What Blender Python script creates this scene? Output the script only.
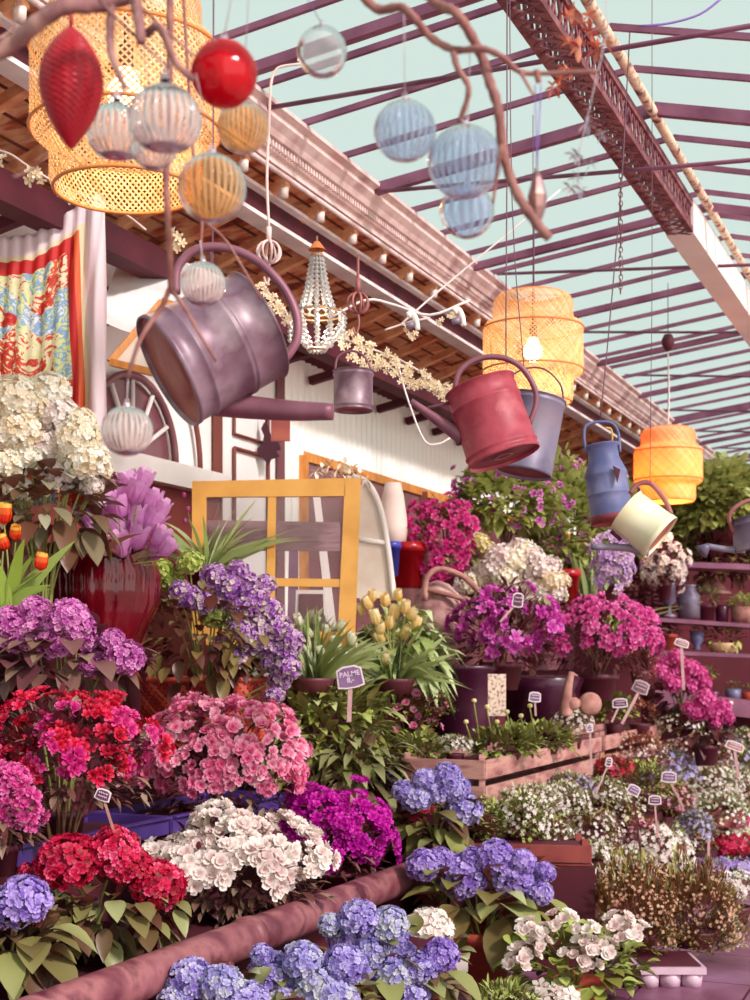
import bpy, math, random
from math import pi, sin, cos, tan, atan, sqrt, radians
from mathutils import Vector, Matrix, noise
sc = bpy.context.scene
for o in list(bpy.data.objects): bpy.data.objects.remove(o)

# ---------------- camera ----------------
FPX = 1400.0; HOR = 660.0; H = 1.45
cam = bpy.data.cameras.new('camera'); camo = bpy.data.objects.new('camera', cam); sc.collection.objects.link(camo)
cam.sensor_fit = 'VERTICAL'; cam.sensor_height = 36.0; cam.lens = 36.0*FPX/1000.0
cam.shift_y = (HOR-500)/1000.0
camo.location = (0, 0, H); camo.rotation_euler = (pi/2, 0, 0)
cam.clip_start = 0.05; cam.clip_end = 200
cam.dof.use_dof = True; cam.dof.focus_distance = 4.6; cam.dof.aperture_fstop = 5.0
sc.camera = camo
# ---------------- world, sun, exposure ----------------
w = bpy.data.worlds.new('overcast_sky'); sc.world = w; w.use_nodes = True
bg = w.node_tree.nodes['Background']; bg.inputs[0].default_value = (0.66, 0.80, 0.745, 1); bg.inputs[1].default_value = 1.0
sun = bpy.data.lights.new('sun', 'SUN'); suno = bpy.data.objects.new('sun', sun); sc.collection.objects.link(suno)
sun.energy = 3.5; sun.angle = radians(7); sun.color = (1.0, 0.87, 0.86)
suno.rotation_euler = Vector((0.62, -0.60, 0.62)).to_track_quat('Z', 'Y').to_euler()
sk = bpy.data.lights.new('fill_sun', 'SUN'); sko = bpy.data.objects.new('fill_sun', sk); sc.collection.objects.link(sko)  # added soft fill sun, lifts the eave underside and upright faces
sk.energy = 1.5; sk.angle = radians(70); sk.color = (1.0, 0.88, 0.84)
sko.rotation_euler = Vector((0.75, -0.75, 0.12)).to_track_quat('Z', 'Y').to_euler()
sc.view_settings.view_transform = 'Standard'; sc.view_settings.look = 'None'
sc.view_settings.exposure = 0.0; sc.view_settings.gamma = 1.0; sc.view_settings.use_curve_mapping = False
sc.cycles.max_bounces = 6; sc.cycles.transparent_max_bounces = 24; sc.cycles.transmission_bounces = 4
sc.cycles.caustics_reflective = False; sc.cycles.caustics_refractive = False

# ---------------- frames ----------------
TH = atan(600/FPX); ST, CT = sin(TH), cos(TH); KV = FPX/CT
def at(px, py, Y): return Vector(((px-375)/FPX*Y, Y, H+(HOR-py)/FPX*Y))
def yv(px, v): return KV*abs(v)/(975-px)                # depth where pixel column px meets the upright plane v
def B(u, v, z): return Vector((u*ST+v*CT, u*CT-v*ST, z))  # building frame: u along the eave, v across, z up
def uof(Y, v): return (Y+v*ST)/CT

# ---------------- materials ----------------
MATS = {}
def ramp(nt, stops, fac):
    r = nt.nodes.new('ShaderNodeValToRGB'); e = r.color_ramp.elements
    while len(e) < len(stops): e.new(0.5)
    for i, c in enumerate(stops):
        e[i].position = i/(len(stops)-1) if len(stops) > 1 else 0; e[i].color = (*c, 1)
    nt.links.new(fac, r.inputs[0]); return r.outputs[0]
def s2l(c):
    return tuple((x/255/12.92 if x/255 <= 0.04045 else ((x/255+0.055)/1.055)**2.4) for x in c)
def mat(name, cols, rough=0.6, metal=0.0, scale=8.0, bump=0.0, trans=0.0, attr=False, rnd=0.0, detail=4.0, spec=0.5, stretch=None, emit=None, backface=None, wave=None):
    """cols: list of sRGB 0-255 colours. attr: drives the ramp with the 'tint' attribute, else with noise."""
    if name in MATS: return MATS[name]
    m = bpy.data.materials.new(name); m.use_nodes = True; nt = m.node_tree; N = nt.nodes; L = nt.links
    bs = N['Principled BSDF']; cols = [s2l(c) for c in cols]
    if len(cols) == 1: cols = cols*2
    tc = N.new('ShaderNodeTexCoord'); src = tc.outputs['Object']
    if stretch:
        mp = N.new('ShaderNodeMapping'); mp.inputs['Scale'].default_value = stretch; L.new(src, mp.inputs[0]); src = mp.outputs[0]
    nz = N.new('ShaderNodeTexNoise'); nz.inputs['Scale'].default_value = scale; nz.inputs['Detail'].default_value = detail; L.new(src, nz.inputs['Vector'])
    if attr:
        at_ = N.new('ShaderNodeAttribute'); at_.attribute_name = 'tint'; fac = at_.outputs['Fac']
        if rnd:
            oi = N.new('ShaderNodeObjectInfo')
            ma = N.new('ShaderNodeMath'); ma.operation = 'MULTIPLY_ADD'; ma.inputs[1].default_value = rnd; L.new(oi.outputs['Random'], ma.inputs[0])
            mb = N.new('ShaderNodeMath'); mb.operation = 'MULTIPLY_ADD'; mb.inputs[1].default_value = 1-rnd; L.new(fac, mb.inputs[0]); L.new(ma.outputs[0], mb.inputs[2]); ma.inputs[2].default_value = 0
            fac = mb.outputs[0]
    else:
        mr = N.new('ShaderNodeMapRange'); mr.inputs[1].default_value = 0.32; mr.inputs[2].default_value = 0.68; L.new(nz.outputs['Fac'], mr.inputs[0]); fac = mr.outputs[0]
    col = ramp(nt, cols, fac)
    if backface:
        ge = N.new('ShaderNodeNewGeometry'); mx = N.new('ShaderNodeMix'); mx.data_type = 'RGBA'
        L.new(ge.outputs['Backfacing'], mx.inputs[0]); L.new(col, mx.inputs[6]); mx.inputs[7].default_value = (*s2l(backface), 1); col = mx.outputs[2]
    L.new(col, bs.inputs['Base Color'])
    bs.inputs['Roughness'].default_value = rough; bs.inputs['Metallic'].default_value = metal; bs.inputs['Specular IOR Level'].default_value = spec
    if bump:
        bp = N.new('ShaderNodeBump'); bp.inputs['Strength'].default_value = bump; bp.inputs['Distance'].default_value = 0.02
        L.new(nz.outputs['Fac'], bp.inputs['Height']); L.new(bp.outputs[0], bs.inputs['Normal'])
    if wave:
        wv = N.new('ShaderNodeTexWave'); wv.inputs['Scale'].default_value = wave; L.new(src, wv.inputs['Vector'])
        bp = N.new('ShaderNodeBump'); bp.inputs['Strength'].default_value = 0.6; L.new(wv.outputs['Fac'], bp.inputs['Height']); L.new(bp.outputs[0], bs.inputs['Normal'])
    if trans:
        tl = N.new('ShaderNodeBsdfTranslucent'); L.new(col, tl.inputs[0]); ms = N.new('ShaderNodeMixShader'); ms.inputs[0].default_value = trans
        L.new(bs.outputs[0], ms.inputs[1]); L.new(tl.outputs[0], ms.inputs[2]); L.new(ms.outputs[0], N['Material Output'].inputs[0])
    if emit:
        bs.inputs['Emission Color'].default_value = (*s2l(emit[0]), 1); bs.inputs['Emission Strength'].default_value = emit[1]
    MATS[name] = m; return m
def glass(name, col, op=0.25, rough=0.05, gl=0.35, tint=None, attr=False):
    """thin blown glass: see-through, with a coloured film and a gloss"""
    if name in MATS: return MATS[name]
    m = bpy.data.materials.new(name); m.use_nodes = True; nt = m.node_tree; N = nt.nodes; L = nt.links
    N.remove(N['Principled BSDF']); c = (*s2l(col), 1); t = (*s2l(tint or (255, 255, 255)), 1)
    tr = N.new('ShaderNodeBsdfTransparent'); tr.inputs[0].default_value = t
    df = N.new('ShaderNodeBsdfTranslucent'); df.inputs[0].default_value = c
    d2 = N.new('ShaderNodeBsdfDiffuse'); d2.inputs[0].default_value = c
    ad = N.new('ShaderNodeMixShader'); ad.inputs[0].default_value = 0.5; L.new(df.outputs[0], ad.inputs[1]); L.new(d2.outputs[0], ad.inputs[2])
    m1 = N.new('ShaderNodeMixShader'); m1.inputs[0].default_value = op; L.new(tr.outputs[0], m1.inputs[1]); L.new(ad.outputs[0], m1.inputs[2])
    if attr:
        a_ = N.new('ShaderNodeAttribute'); a_.attribute_name = 'tint'; mu = N.new('ShaderNodeMath'); mu.operation = 'MULTIPLY'; mu.inputs[1].default_value = op*2; L.new(a_.outputs['Fac'], mu.inputs[0]); L.new(mu.outputs[0], m1.inputs[0])
    gs = N.new('ShaderNodeBsdfGlossy'); gs.inputs['Roughness'].default_value = rough
    lw = N.new('ShaderNodeLayerWeight'); lw.inputs[0].default_value = gl
    m2 = N.new('ShaderNodeMixShader'); L.new(lw.outputs['Fresnel'], m2.inputs[0]); L.new(m1.outputs[0], m2.inputs[1]); L.new(gs.outputs[0], m2.inputs[2])
    L.new(m2.outputs[0], N['Material Output'].inputs[0]); MATS[name] = m; return m

# ---------------- mesh builder ----------------
COL = sc.collection
class MB:
    def __init__(s): s.v = []; s.f = []; s.t = []
    def add(s, vs, fs, M=None, tint=0.5):
        b = len(s.v)
        s.v.extend([tuple(M @ Vector(p)) for p in vs] if M is not None else [tuple(p) for p in vs])
        s.f.extend([tuple(i+b for i in f) for f in fs])
        if isinstance(tint, (list, tuple)): s.t.extend(tint)
        else: s.t.extend([tint]*len(fs))
        return s
    def box(s, c, d, M=None, tint=0.5):
        x, y, z = d[0]/2, d[1]/2, d[2]/2; c = Vector(c)
        vs = [c+Vector((i*x, j*y, k*z)) for i in (-1, 1) for j in (-1, 1) for k in (-1, 1)]
        return s.add(vs, [(0,1,3,2), (4,6,7,5), (0,4,5,1), (2,3,7,6), (0,2,6,4), (1,5,7,3)], M, tint)
    def prism(s, quad, off, tint=0.5):
        """quad: polygon points; extruded by the vector off"""
        n = len(quad); vs = [Vector(p) for p in quad]+[Vector(p)+Vector(off) for p in quad]
        fs = [tuple(range(n-1, -1, -1)), tuple(range(n, 2*n))]+[(i, (i+1) % n, n+(i+1) % n, n+i) for i in range(n)]
        return s.add(vs, fs, None, tint)
    def beam(s, a, b, w_, h_, up=Vector((0, 0, 1)), tint=0.5):
        a = Vector(a); b = Vector(b); d = (b-a).normalized(); side = d.cross(up).normalized()*w_/2; u = side.cross(d).normalized()*h_/2
        q = [a-side-u, a+side-u, a+side+u, a-side+u]; return s.prism(q, b-a, tint)
    def tube(s, pts, r, n=8, cap=True, tint=0.5, flat=None):
        pts = [Vector(p) for p in pts]; k = len(pts)
        rs = r if isinstance(r, (list, tuple)) else [r]*k
        if len(rs) != k: rs = [rs[0]+(rs[-1]-rs[0])*i/(k-1) for i in range(k)]
        vs = []; prev = None
        for i, p in enumerate(pts):
            d = (pts[min(i+1, k-1)]-pts[max(i-1, 0)]);
            if d.length < 1e-9: d = Vector((0, 0, 1))
            d.normalize()
            if prev is None:
                a = d.cross(Vector((0, 0, 1)));
                if a.length < 0.1: a = d.cross(Vector((0, 1, 0)))
            else: a = prev-d*prev.dot(d)
            a.normalize(); prev = a; b_ = d.cross(a)
            for j in range(n):
                an = 2*pi*j/n; vs.append(p+(a*cos(an)+b_*sin(an))*rs[i])
        fs = [(i*n+j, i*n+(j+1) % n, (i+1)*n+(j+1) % n, (i+1)*n+j) for i in range(k-1) for j in range(n)]
        if cap: fs += [tuple(range(n-1, -1, -1)), tuple((k-1)*n+j for j in range(n))]
        return s.add(vs, fs, None, tint)
    def lathe(s, prof, n=32, M=None, closed=False, tint=0.5, rib=None, tfun=None):
        """prof: (r, z) points; rib=(count, depth) ribs the surface"""
        k = len(prof); vs = []; fs = []; ts = []
        for r, z in prof:
            for j in range(n):
                a = 2*pi*j/n; q = r*(1+rib[1]*cos(rib[0]*a)) if rib else r
                vs.append((q*cos(a), q*sin(a), z))
        m_ = k if closed else k-1
        for i in range(m_):
            for j in range(n):
                i2 = (i+1) % k
                fs.append((i*n+j, i*n+(j+1) % n, i2*n+(j+1) % n, i2*n+j)); ts.append(tfun(i, j) if tfun else tint)
        return s.add(vs, fs, M, ts)
    def build(s, name, m, parent=None, smooth=True, loc=None, rot=None):
        me = mesh_of(s, name, m, smooth); o = bpy.data.objects.new(name, me); COL.objects.link(o)
        if parent: o.parent = parent
        if loc is not None: o.location = loc
        if rot is not None: o.rotation_euler = rot
        return o
def mesh_of(s, name, m, smooth=True):
    me = bpy.data.meshes.new(name); me.from_pydata(s.v, [], s.f)
    a = me.attributes.new('tint', 'FLOAT', 'FACE'); a.data.foreach_set('value', [float(x) for x in s.t])
    if m: me.materials.append(m)
    me.polygons.foreach_set('use_smooth', [bool(smooth)]*len(me.polygons)); me.update(); return me
def inst(name, me, parent, loc, rot=None, scale=1.0, q=None):
    o = bpy.data.objects.new(name, me); COL.objects.link(o)
    if parent: o.parent = parent
    o.location = loc
    if q is not None: o.rotation_mode = 'QUATERNION'; o.rotation_quaternion = q
    elif rot is not None: o.rotation_euler = rot
    o.scale = (scale,)*3 if not isinstance(scale, (tuple, list)) else scale
    return o
def thing(name, label, cat, loc=(0, 0, 0), group=None, rz=0):
    o = bpy.data.objects.new(name, None); COL.objects.link(o); o.location = loc; o.rotation_euler = (0, 0, rz); o.empty_display_size = 0.05
    return tag(o, label, cat, group)
def tag(o, label, cat, group=None):
    o['label'] = label; o['category'] = cat
    if group: o['group'] = group
    return o
def struct(o): o['kind'] = 'structure'; return o
def bez(pts, n=6):
    """smooth curve (Catmull-Rom) through points"""
    P = [Vector(p) for p in pts]; P = [P[0]*2-P[1]]+P+[P[-1]*2-P[-2]]; out = []
    for i in range(1, len(P)-2):
        for k in range(n):
            t = k/n; a, b, c, d = P[i-1:i+3]
            out.append(0.5*((2*b)+(c-a)*t+(2*a-5*b+4*c-d)*t*t+(3*b-a-3*c+d)*t**3))
    out.append(P[-2]); return out
def frame_to(n, roll=0.0):
    """quaternion turning +Z to n, rolled about it"""
    from mathutils import Quaternion
    return Vector(n).normalized().to_track_quat('Z', 'Y') @ Quaternion((0, 0, 1), roll)
# ---------------- setting ----------------
M_floor = mat('pavers', [(92, 34, 56), (136, 84, 112), (164, 124, 156)], rough=0.45, scale=1.6, bump=0.3, detail=8)
M_joint = mat('joint', [(84, 28, 48)], rough=0.9)
fl = MB(); fl.box((0, 16, -0.05), (26, 34, 0.1)); floor = struct(fl.build('floor', M_joint, smooth=False))
st = MB(); st.prism([B(-2, -0.35, 0.001), B(30, -0.35, 0.001), B(30, 12, 0.001), B(-2, 12, 0.001)], (0, 0, 0.008)); st.build('bounce_paving', mat('pale_bounce_paving', [(206, 160, 160), (222, 184, 176)], rough=0.8, scale=1.2), floor, smooth=False)  # unseen paving, added pale to bounce light up under the eave
pv = MB(); R = random.Random(5)
for i in range(-2, 16):
    for j in range(-8, -1):
        u0 = 4.2+i*0.62; v0 = j*0.45+(0.0); sh = 0.3 if j % 2 else 0
        q = [B(u0+sh, v0, 0), B(u0+sh+0.605, v0, 0), B(u0+sh+0.605, v0+0.435, 0), B(u0+sh, v0+0.435, 0)]
        pv.prism(q, (0, 0, 0.006+R.random()*0.003))
pav = pv.build('paving', M_floor, floor, smooth=False)

M_dark = mat('shade_tinted_timber', [(64, 8, 24), (88, 18, 36)], rough=0.8, scale=3, bump=0.3)  # maroon base carries the tint of deep shade, on timber and trough soil
M_dark2 = mat('maroon_wall', [(82, 18, 32), (104, 30, 46)], rough=0.85, scale=1.5, bump=0.2)
M_white = mat('white_facade', [(235, 226, 222), (248, 244, 238)], rough=0.6, scale=2)
M_line = mat('brown_line', [(120, 60, 50)], rough=0.6)
M_wood = mat('eave_boards', [(170, 74, 48), (236, 150, 102), (250, 200, 154), (210, 112, 76), (130, 54, 44)], rough=0.75, scale=2.5, bump=0.4, stretch=(1, 3, 3), detail=9)
M_raft = mat('rafter_wood', [(206, 114, 76), (246, 184, 136), (190, 94, 64)], rough=0.7, scale=5, bump=0.3, detail=7)
M_corn = mat('cornice_paint', [(204, 170, 166), (232, 208, 202), (180, 144, 142)], rough=0.6, scale=4, bump=0.15)
M_flange = mat('white_flange', [(226, 212, 210), (250, 246, 242)], rough=0.5, scale=6)
M_bar = mat('glazing_bar', [(112, 58, 86), (146, 92, 118)], rough=0.5, scale=5)
M_truss = mat('rusty_steel', [(98, 34, 52), (150, 96, 100)], rough=0.6, scale=12, bump=0.3)
M_pole = mat('peeling_pole', [(120, 70, 70), (232, 196, 166), (246, 222, 190), (150, 96, 92)], rough=0.6, scale=14, bump=0.3)
M_cor = mat('corrugated_sheet', [(250, 246, 236), (255, 253, 248)], rough=0.5, scale=1.5)
M_glassd = mat('dark_window_glass', [(110, 60, 70), (150, 104, 108)], rough=0.12, scale=0.9)
M_amber = mat('varnished_frame', [(196, 120, 58), (222, 152, 70)], rough=0.45, scale=9, bump=0.1, stretch=(4, 4, 1))
M_pane = glass('roof_glass', (220, 235, 230), op=0.02, gl=0.02)

def slab(name, m, pts, th, kind=True, parent=None):
    b = MB(); b.prism(pts, th); o = b.build(name, m, parent, smooth=False)
    return struct(o) if kind and not parent else o
VW = -3.95
wl = slab('wall_left', M_dark2, [B(2, VW-0.06, 0), B(18, VW-0.06, 0), B(18, VW-0.06, 3.72), B(2, VW-0.06, 3.72)], (B(0, -0.15, 0)-B(0, 0, 0)))
slab('white_facade', M_white, [B(3.0, VW, 1.2), B(7.7, VW, 1.2), B(7.7, VW, H+2.1), B(3.0, VW, H+2.1)], B(0, -0.05, 0)-B(0, 0, 0), parent=wl)
# corrugated sheet
def corr(u0, u1, z0, z1, parent):
    b = MB(); n = int((u1-u0)/0.0225); vs = []; fs = []
    for i in range(n+1):
        d = 0.012 if i % 4 in (0, 1) else -0.006
        for z in (z0, z1): vs.append(B(u0+i*0.0225, VW+0.02+d, z))
    for i in range(n): fs.append((2*i, 2*i+2, 2*i+3, 2*i+1))
    b.add(vs, fs); return b.build('corrugated_sheet', M_cor, parent, smooth=False)
corr(7.72, 16, H+1.33, H+1.90, wl); corr(7.72, 8.0, 1.3, H+1.33, wl)
tr1 = slab('trim_1', M_amber, [B(8.0, VW+0.03, H+1.27), B(16, VW+0.03, H+1.27), B(16, VW+0.03, H+1.33), B(8.0, VW+0.03, H+1.33)], B(0, -0.06, 0)-B(0, 0, 0))
slab('trim_2', M_dark, [B(2, -3.5, H+1.80), B(18, -3.5, H+1.80), B(18, -3.5, H+1.93), B(2, -3.5, H+1.93)], B(0, -0.12, 0)-B(0, 0, 0))
# truss pieces in the dark zone over the sheet
tb = MB()
for u in [4.2+0.55*i for i in range(18)]:
    tb.beam(B(u, -3.52, H+1.85), B(u+0.3, -3.9, H+2.05), 0.05, 0.05); tb.beam(B(u, -3.55, H+1.85), B(u, -3.9, H+1.78), 0.05, 0.05)
struct(tb.build('trim_3', M_dark, smooth=False))
# window band
win = thing('window_1', 'long shop window with varnished frame under the corrugated sheet', 'window'); struct(win)
slab('pane', M_glassd, [B(8.0, VW+0.01, 1.35), B(15, VW+0.01, 1.35), B(15, VW+0.01, H+1.27), B(8.0, VW+0.01, H+1.27)], B(0, -0.03, 0)-B(0, 0, 0), parent=win)
for u in (8.0, 8.75, 10.1, 11.5, 13.0):
    b = MB(); b.beam(B(u, VW+0.03, 1.3), B(u, VW+0.03, H+1.3), 0.06, 0.06, up=Vector((1, 0, 0))); b.build('window_frame', M_amber if u < 8.5 else M_line, win, smooth=False)
# white panelled door
dr = thing('door_1', 'white panelled door', 'door'); struct(dr)
slab('door_leaf', M_white, [B(6.95, VW+0.02, 0.4), B(7.62, VW+0.02, 0.4), B(7.62, VW+0.02, H+1.55), B(6.95, VW+0.02, H+1.55)], B(0, -0.05, 0)-B(0, 0, 0), parent=dr)
def rect_line(u0, u1, z0, z1, t, m, name, parent, dv=0.035):
    b = MB()
    for p, q in (((u0, z0), (u1, z0)), ((u1, z0), (u1, z1)), ((u1, z1), (u0, z1)), ((u0, z1), (u0, z0))):
        b.tube([B(p[0], VW+dv, p[1]), B(q[0], VW+dv, q[1])], t, 4)
    return b.build(name, m, parent, smooth=False)
rect_line(7.08, 7.5, H+0.25, H+1.22, 0.012, M_line, 'door_panel', dr); rect_line(7.08, 7.5, H+1.3, H+1.5, 0.01, M_line, 'door_panel', dr)
for u in (6.9, 7.68):
    b = MB(); b.beam(B(u, VW+0.03, 0.4), B(u, VW+0.03, H+1.75), 0.045, 0.05, up=Vector((1, 0, 0))); b.build('door_frame', M_line if u < 7 else M_glassd, dr, smooth=False)
# arched fanlight window
fan = thing('window_2', 'white wall panel with arched fanlight', 'window'); struct(fan)
UC = 6.03; ZC = H+1.04
def arc(r, n=24, a0=0, a1=pi, dv=0.04): return [B(UC+r*cos(a0+(a1-a0)*i/n), VW+dv, ZC+r*sin(a0+(a1-a0)*i/n)) for i in range(n+1)]
b = MB(); b.tube(arc(0.66), 0.016, 5, tint=0); b.build('arch_moulding', M_line, fan)
b = MB(); b.tube(arc(0.40), 0.022, 5); b.build('arch_frame', M_glassd, fan)
b = MB(); pts = arc(0.38, dv=0.012); b.prism(pts, B(0, -0.012, 0)-B(0, 0, 0)); b.build('pane', M_glassd, fan, smooth=False)
for a in (0.52, 1.05, 1.57, 2.1, 2.62):
    b = MB(); b.tube([B(UC, VW+0.03, ZC), B(UC+0.4*cos(a), VW+0.03, ZC+0.4*sin(a))], 0.014, 5); b.build('glazing_bar', M_white, fan)
b = MB(); b.beam(B(4.5, VW+0.07, ZC-0.07), B(6.88, VW+0.07, ZC-0.07), 0.12, 0.12); b.build('window_sill', M_white, fan, smooth=False)
b = MB(); b.tube([B(4.5, VW+0.03, ZC+0.74), B(6.88, VW+0.03, ZC+0.70)], 0.012, 4); b.tube([B(4.5, VW+0.03, ZC+0.80), B(6.88, VW+0.03, ZC+0.78)], 0.008, 4); b.build('moulding', M_line, fan, smooth=False)
M_redwood = mat('red_brown_boards', [(110, 34, 40), (148, 60, 50)], rough=0.7, scale=4, bump=0.3)
slab('trim_4', M_redwood, [B(4.5, VW+0.05, 0.5), B(6.88, VW+0.05, 0.5), B(6.88, VW+0.05, ZC-0.13), B(4.5, VW+0.05, ZC-0.13)], B(0, -0.05, 0)-B(0, 0, 0))

# eave ceiling, rafters, cornice, I-beam
VC = -3.0; ZCe = H+2.45; KE = 0.34
def ze(v): return ZCe-KE*(abs(v)-3.0)
ceil = slab('ceiling', M_wood, [B(0.5, VC-0.1, ze(VC-0.1)+0.05), B(30, VC-0.1, ze(VC-0.1)+0.05), B(30, VW-0.2, ze(VW)+0.03), B(0.5, VW-0.2, ze(VW)+0.03)], (0, 0, 0.05))
pl = MB()
for i in range(8):
    v = VC-0.14-i*0.11
    pl.beam(B(0.6, v, ze(v)+0.045), B(29, v, ze(v)+0.045), 0.006, 0.012)
pl.build('board_gap', MATS['brown_line'], ceil, smooth=False)
M_cap = mat('white_cap', [(238, 222, 210), (250, 240, 230)], rough=0.5)
for i in range(46):
    u = 1.2+i*0.42; b = MB(); a = B(u, VC-0.15, ze(VC-0.15)+0.01); c = B(u, VW+0.05, ze(VW+0.05)); b.beam(a-Vector((0,0,0.03)), c-Vector((0,0,0.03)), 0.05, 0.045)
    rf = b.build('rafter', M_raft, ceil, smooth=False)
    k = MB(); k.tube([B(u, VC-0.17, ze(VC-0.17)-0.03), B(u, VC-0.17, ze(VC-0.17)-0.085)], [0.026, 0.024], 10); k.build('rafter_cap', M_cap, rf)
cp = MB(); prof = [(-0.03, 2.42), (0.02, 2.42), (0.02, 2.455), (0.04, 2.46), (0.04, 2.50), (0.075, 2.505), (0.09, 2.53), (0.12, 2.56), (0.12, 2.585), (0.15, 2.60), (0.15, 2.62), (-0.03, 2.62)]
vs = [B(u, VC+p[0]-0.12, H+p[1]-0.03) for u in (0.5, 30) for p in prof]; n = len(prof)
cp.add(vs, [(i, (i+1) % n, n+(i+1) % n, n+i) for i in range(n)]+[tuple(range(n)), tuple(range(n, 2*n))])
for i in range(520):
    u = 3.0+i*0.032 if i < 400 else 15.8+(i-400)*0.06
    cp.box((0, 0, 0), (1, 1, 1), Matrix.Translation(B(u, VC-0.07, H+2.455)) @ Matrix.Rotation(-TH, 4, 'Z') @ Matrix.Diagonal((0.024, 0.018, 0.030, 1)))
struct(cp.build('trim_5', M_corn, smooth=False))
ib = MB(); VB = -3.28
ib.beam(B(0.5, VB, H+2.325), B(30, VB, H+2.325), 0.11, 0.018); ib.beam(B(0.5, VB, H+2.19), B(30, VB, H+2.19), 0.11, 0.02)
fb = struct(ib.build('trim_6', M_flange, smooth=False))
wb = MB(); wb.beam(B(0.5, VB, H+2.258), B(30, VB, H+2.258), 0.02, 0.125); wb.build('beam_web', M_dark, fb, smooth=False)
gp = MB(); gp.tube([B(0.5, -3.02, H+2.30), B(30, -3.02, H+2.30)], 0.012, 6); # conduit under the eave
struct(gp.build('trim_7', M_corn))

# glass roof
VP_ = -1.485; ZP = H+2.80; ZL = H+2.60
roof = bpy.data.objects.new('ceiling_glass', None); COL.objects.link(roof); roof.name = 'ceiling.001'; struct(roof)
gr = MB(); gr.add([B(1, VC, ZL+0.02), B(34, VC, ZL+0.02), B(34, VP_, ZP+0.04), B(1, VP_, ZP+0.04)], [(0, 1, 2, 3)]); gr.build('glass_pane', M_pane, roof, smooth=False)
gr = MB(); ZR = ZP-0.25*(3.2-VP_); gr.add([B(1, VP_, ZP+0.04), B(34, VP_, ZP+0.04), B(34, 3.2, ZR+0.04), B(1, 3.2, ZR+0.04)], [(0, 1, 2, 3)]); gr.build('glass_pane', M_pane, roof, smooth=False)
def bars(u, wd, hh, dz):
    b = MB(); b.beam(B(u, VC, ZL-dz), B(u, VP_, ZP-dz), wd, hh); b.beam(B(u, VP_, ZP-dz), B(u, 3.2, ZR-dz), wd, hh)
    b.build('roof_bar', M_bar, roof, smooth=False)
for i in range(70): bars(2.3+i*0.475, 0.022, 0.028, 0.0)
for i in range(16): bars(3.78+i*1.62, 0.045, 0.045, 0.04)
pp = MB(); pp.tube([B(1, VP_, ZP-0.05), B(34, VP_, ZP-0.05)], 0.026, 8); pp.build('ridge_pole', M_pole, roof)
for i, (px, py, sl) in enumerate([(268, 108, -0.17), (375, 192, -0.085), (497, 274, -0.036), (575, 332, 0.002), (625, 375, 0.012), (662, 410, 0.014), (692, 431, 0.015), (715, 448, 0.015)]):
    Y = KV*3.0/(975-px); u = uof(Y, -3.0); v1 = 0.6; e = B(u, v1, 0); px1 = 375+FPX*e.x/e.y; y1 = py+sl*(px1-px)
    b = MB(); b.tube([B(u, -3.0, H+(HOR-py)/FPX*Y), B(u, v1, H+(HOR-y1)/FPX*e.y)], 0.011, 6); b.build('tie_rod', M_bar, roof)
# lattice girder under the roof
lt = thing('lattice_girder', 'rusty lattice steel girder running under the glass roof', 'girder'); LV = -1.6; LZ = H+2.53
for dv in (-0.06, 0.06):
    b = MB(); b.beam(B(2.2, LV+dv, LZ), B(8.3, LV+dv, LZ), 0.035, 0.03); b.beam(B(2.2, LV+dv, LZ+0.16), B(8.3, LV+dv, LZ+0.16), 0.03, 0.04); b.build('chord', M_truss, lt, smooth=False)
b = MB(); u = 2.2; i = 0
while u < 8.25:
    b.beam(B(u, LV-0.06, LZ-0.02), B(u+0.09, LV+0.06, LZ-0.02), 0.014, 0.006); b.beam(B(u+0.09, LV-0.06, LZ-0.016), B(u, LV+0.06, LZ-0.016), 0.014, 0.006)
    for dv in (-0.06, 0.06): b.beam(B(u, LV+dv, LZ), B(u+0.09, LV+dv, LZ+0.16), 0.01, 0.018); b.beam(B(u+0.09, LV+dv, LZ), B(u, LV+dv, LZ+0.16), 0.01, 0.018)
    u += 0.09
b.build('lattice', M_truss, lt, smooth=False)
pg = MB(); pg.beam(B(8.3, LV, LZ+0.08), B(13.5, LV+0.03, LZ+0.08), 0.16, 0.2)  # pale block put in for the bright bloom past the girder's end
tag(pg.build('bloom_beam', M_white, smooth=False), 'pale beam shape standing for the bright bloom past the rusty girder', 'beam')

# back wall and staging
bw = MB(); bw.prism([(2.0-0.3, 15.0, 0), (7.5, 15.0, 0), (7.5, 15.0, H+1.85), (1.7, 15.0, H+1.85)], (0, 0.15, 0)); struct(bw.build('wall_back', M_dark2, smooth=False))
def bench(name, label, u0, u1, v0, v1, z, m=M_dark, th=0.05):
    t = thing(name, label, 'bench', B(0, 0, 0))
    b = MB(); b.prism([B(u0, v0, z-th), B(u1, v0, z-th), B(u1, v1, z-th), B(u0, v1, z-th)], (0, 0, th)); b.build('bench_top', m, t, smooth=False)
    b = MB(); b.prism([B(u0, v0-0.03, 0), B(u1, v0-0.03, 0), B(u1, v0-0.03, z-th), B(u0, v0-0.03, z-th)], B(0, -0.03, 0)-B(0, 0, 0)); b.build('front_board', m, t, smooth=False)
    return t
bench('plant_bench', 'dark maroon lowest bench behind the long rusty pipe', 1.5, 6.6, -2.47, -3.05, 0.44)
bench('plant_bench', 'dark maroon middle step under the blue trough', 1.5, 7.6, -3.06, -3.45, 0.72)
bench('plant_bench', 'dark maroon top step carrying the red vase and basket', 1.5, 9.5, -3.46, -3.88, 1.02)
bench('plant_bench', 'dark bench under the long wooden crates', 6.35, 11.2, -2.12, -3.0, 0.70)
bench('plant_bench', 'dark step under the small reddish crate', 6.85, 12, -1.88, -2.10, 0.46)
bench('plant_bench', 'dark low step along the tiled aisle', 6.6, 13, -1.60, -1.86, 0.18)
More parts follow.
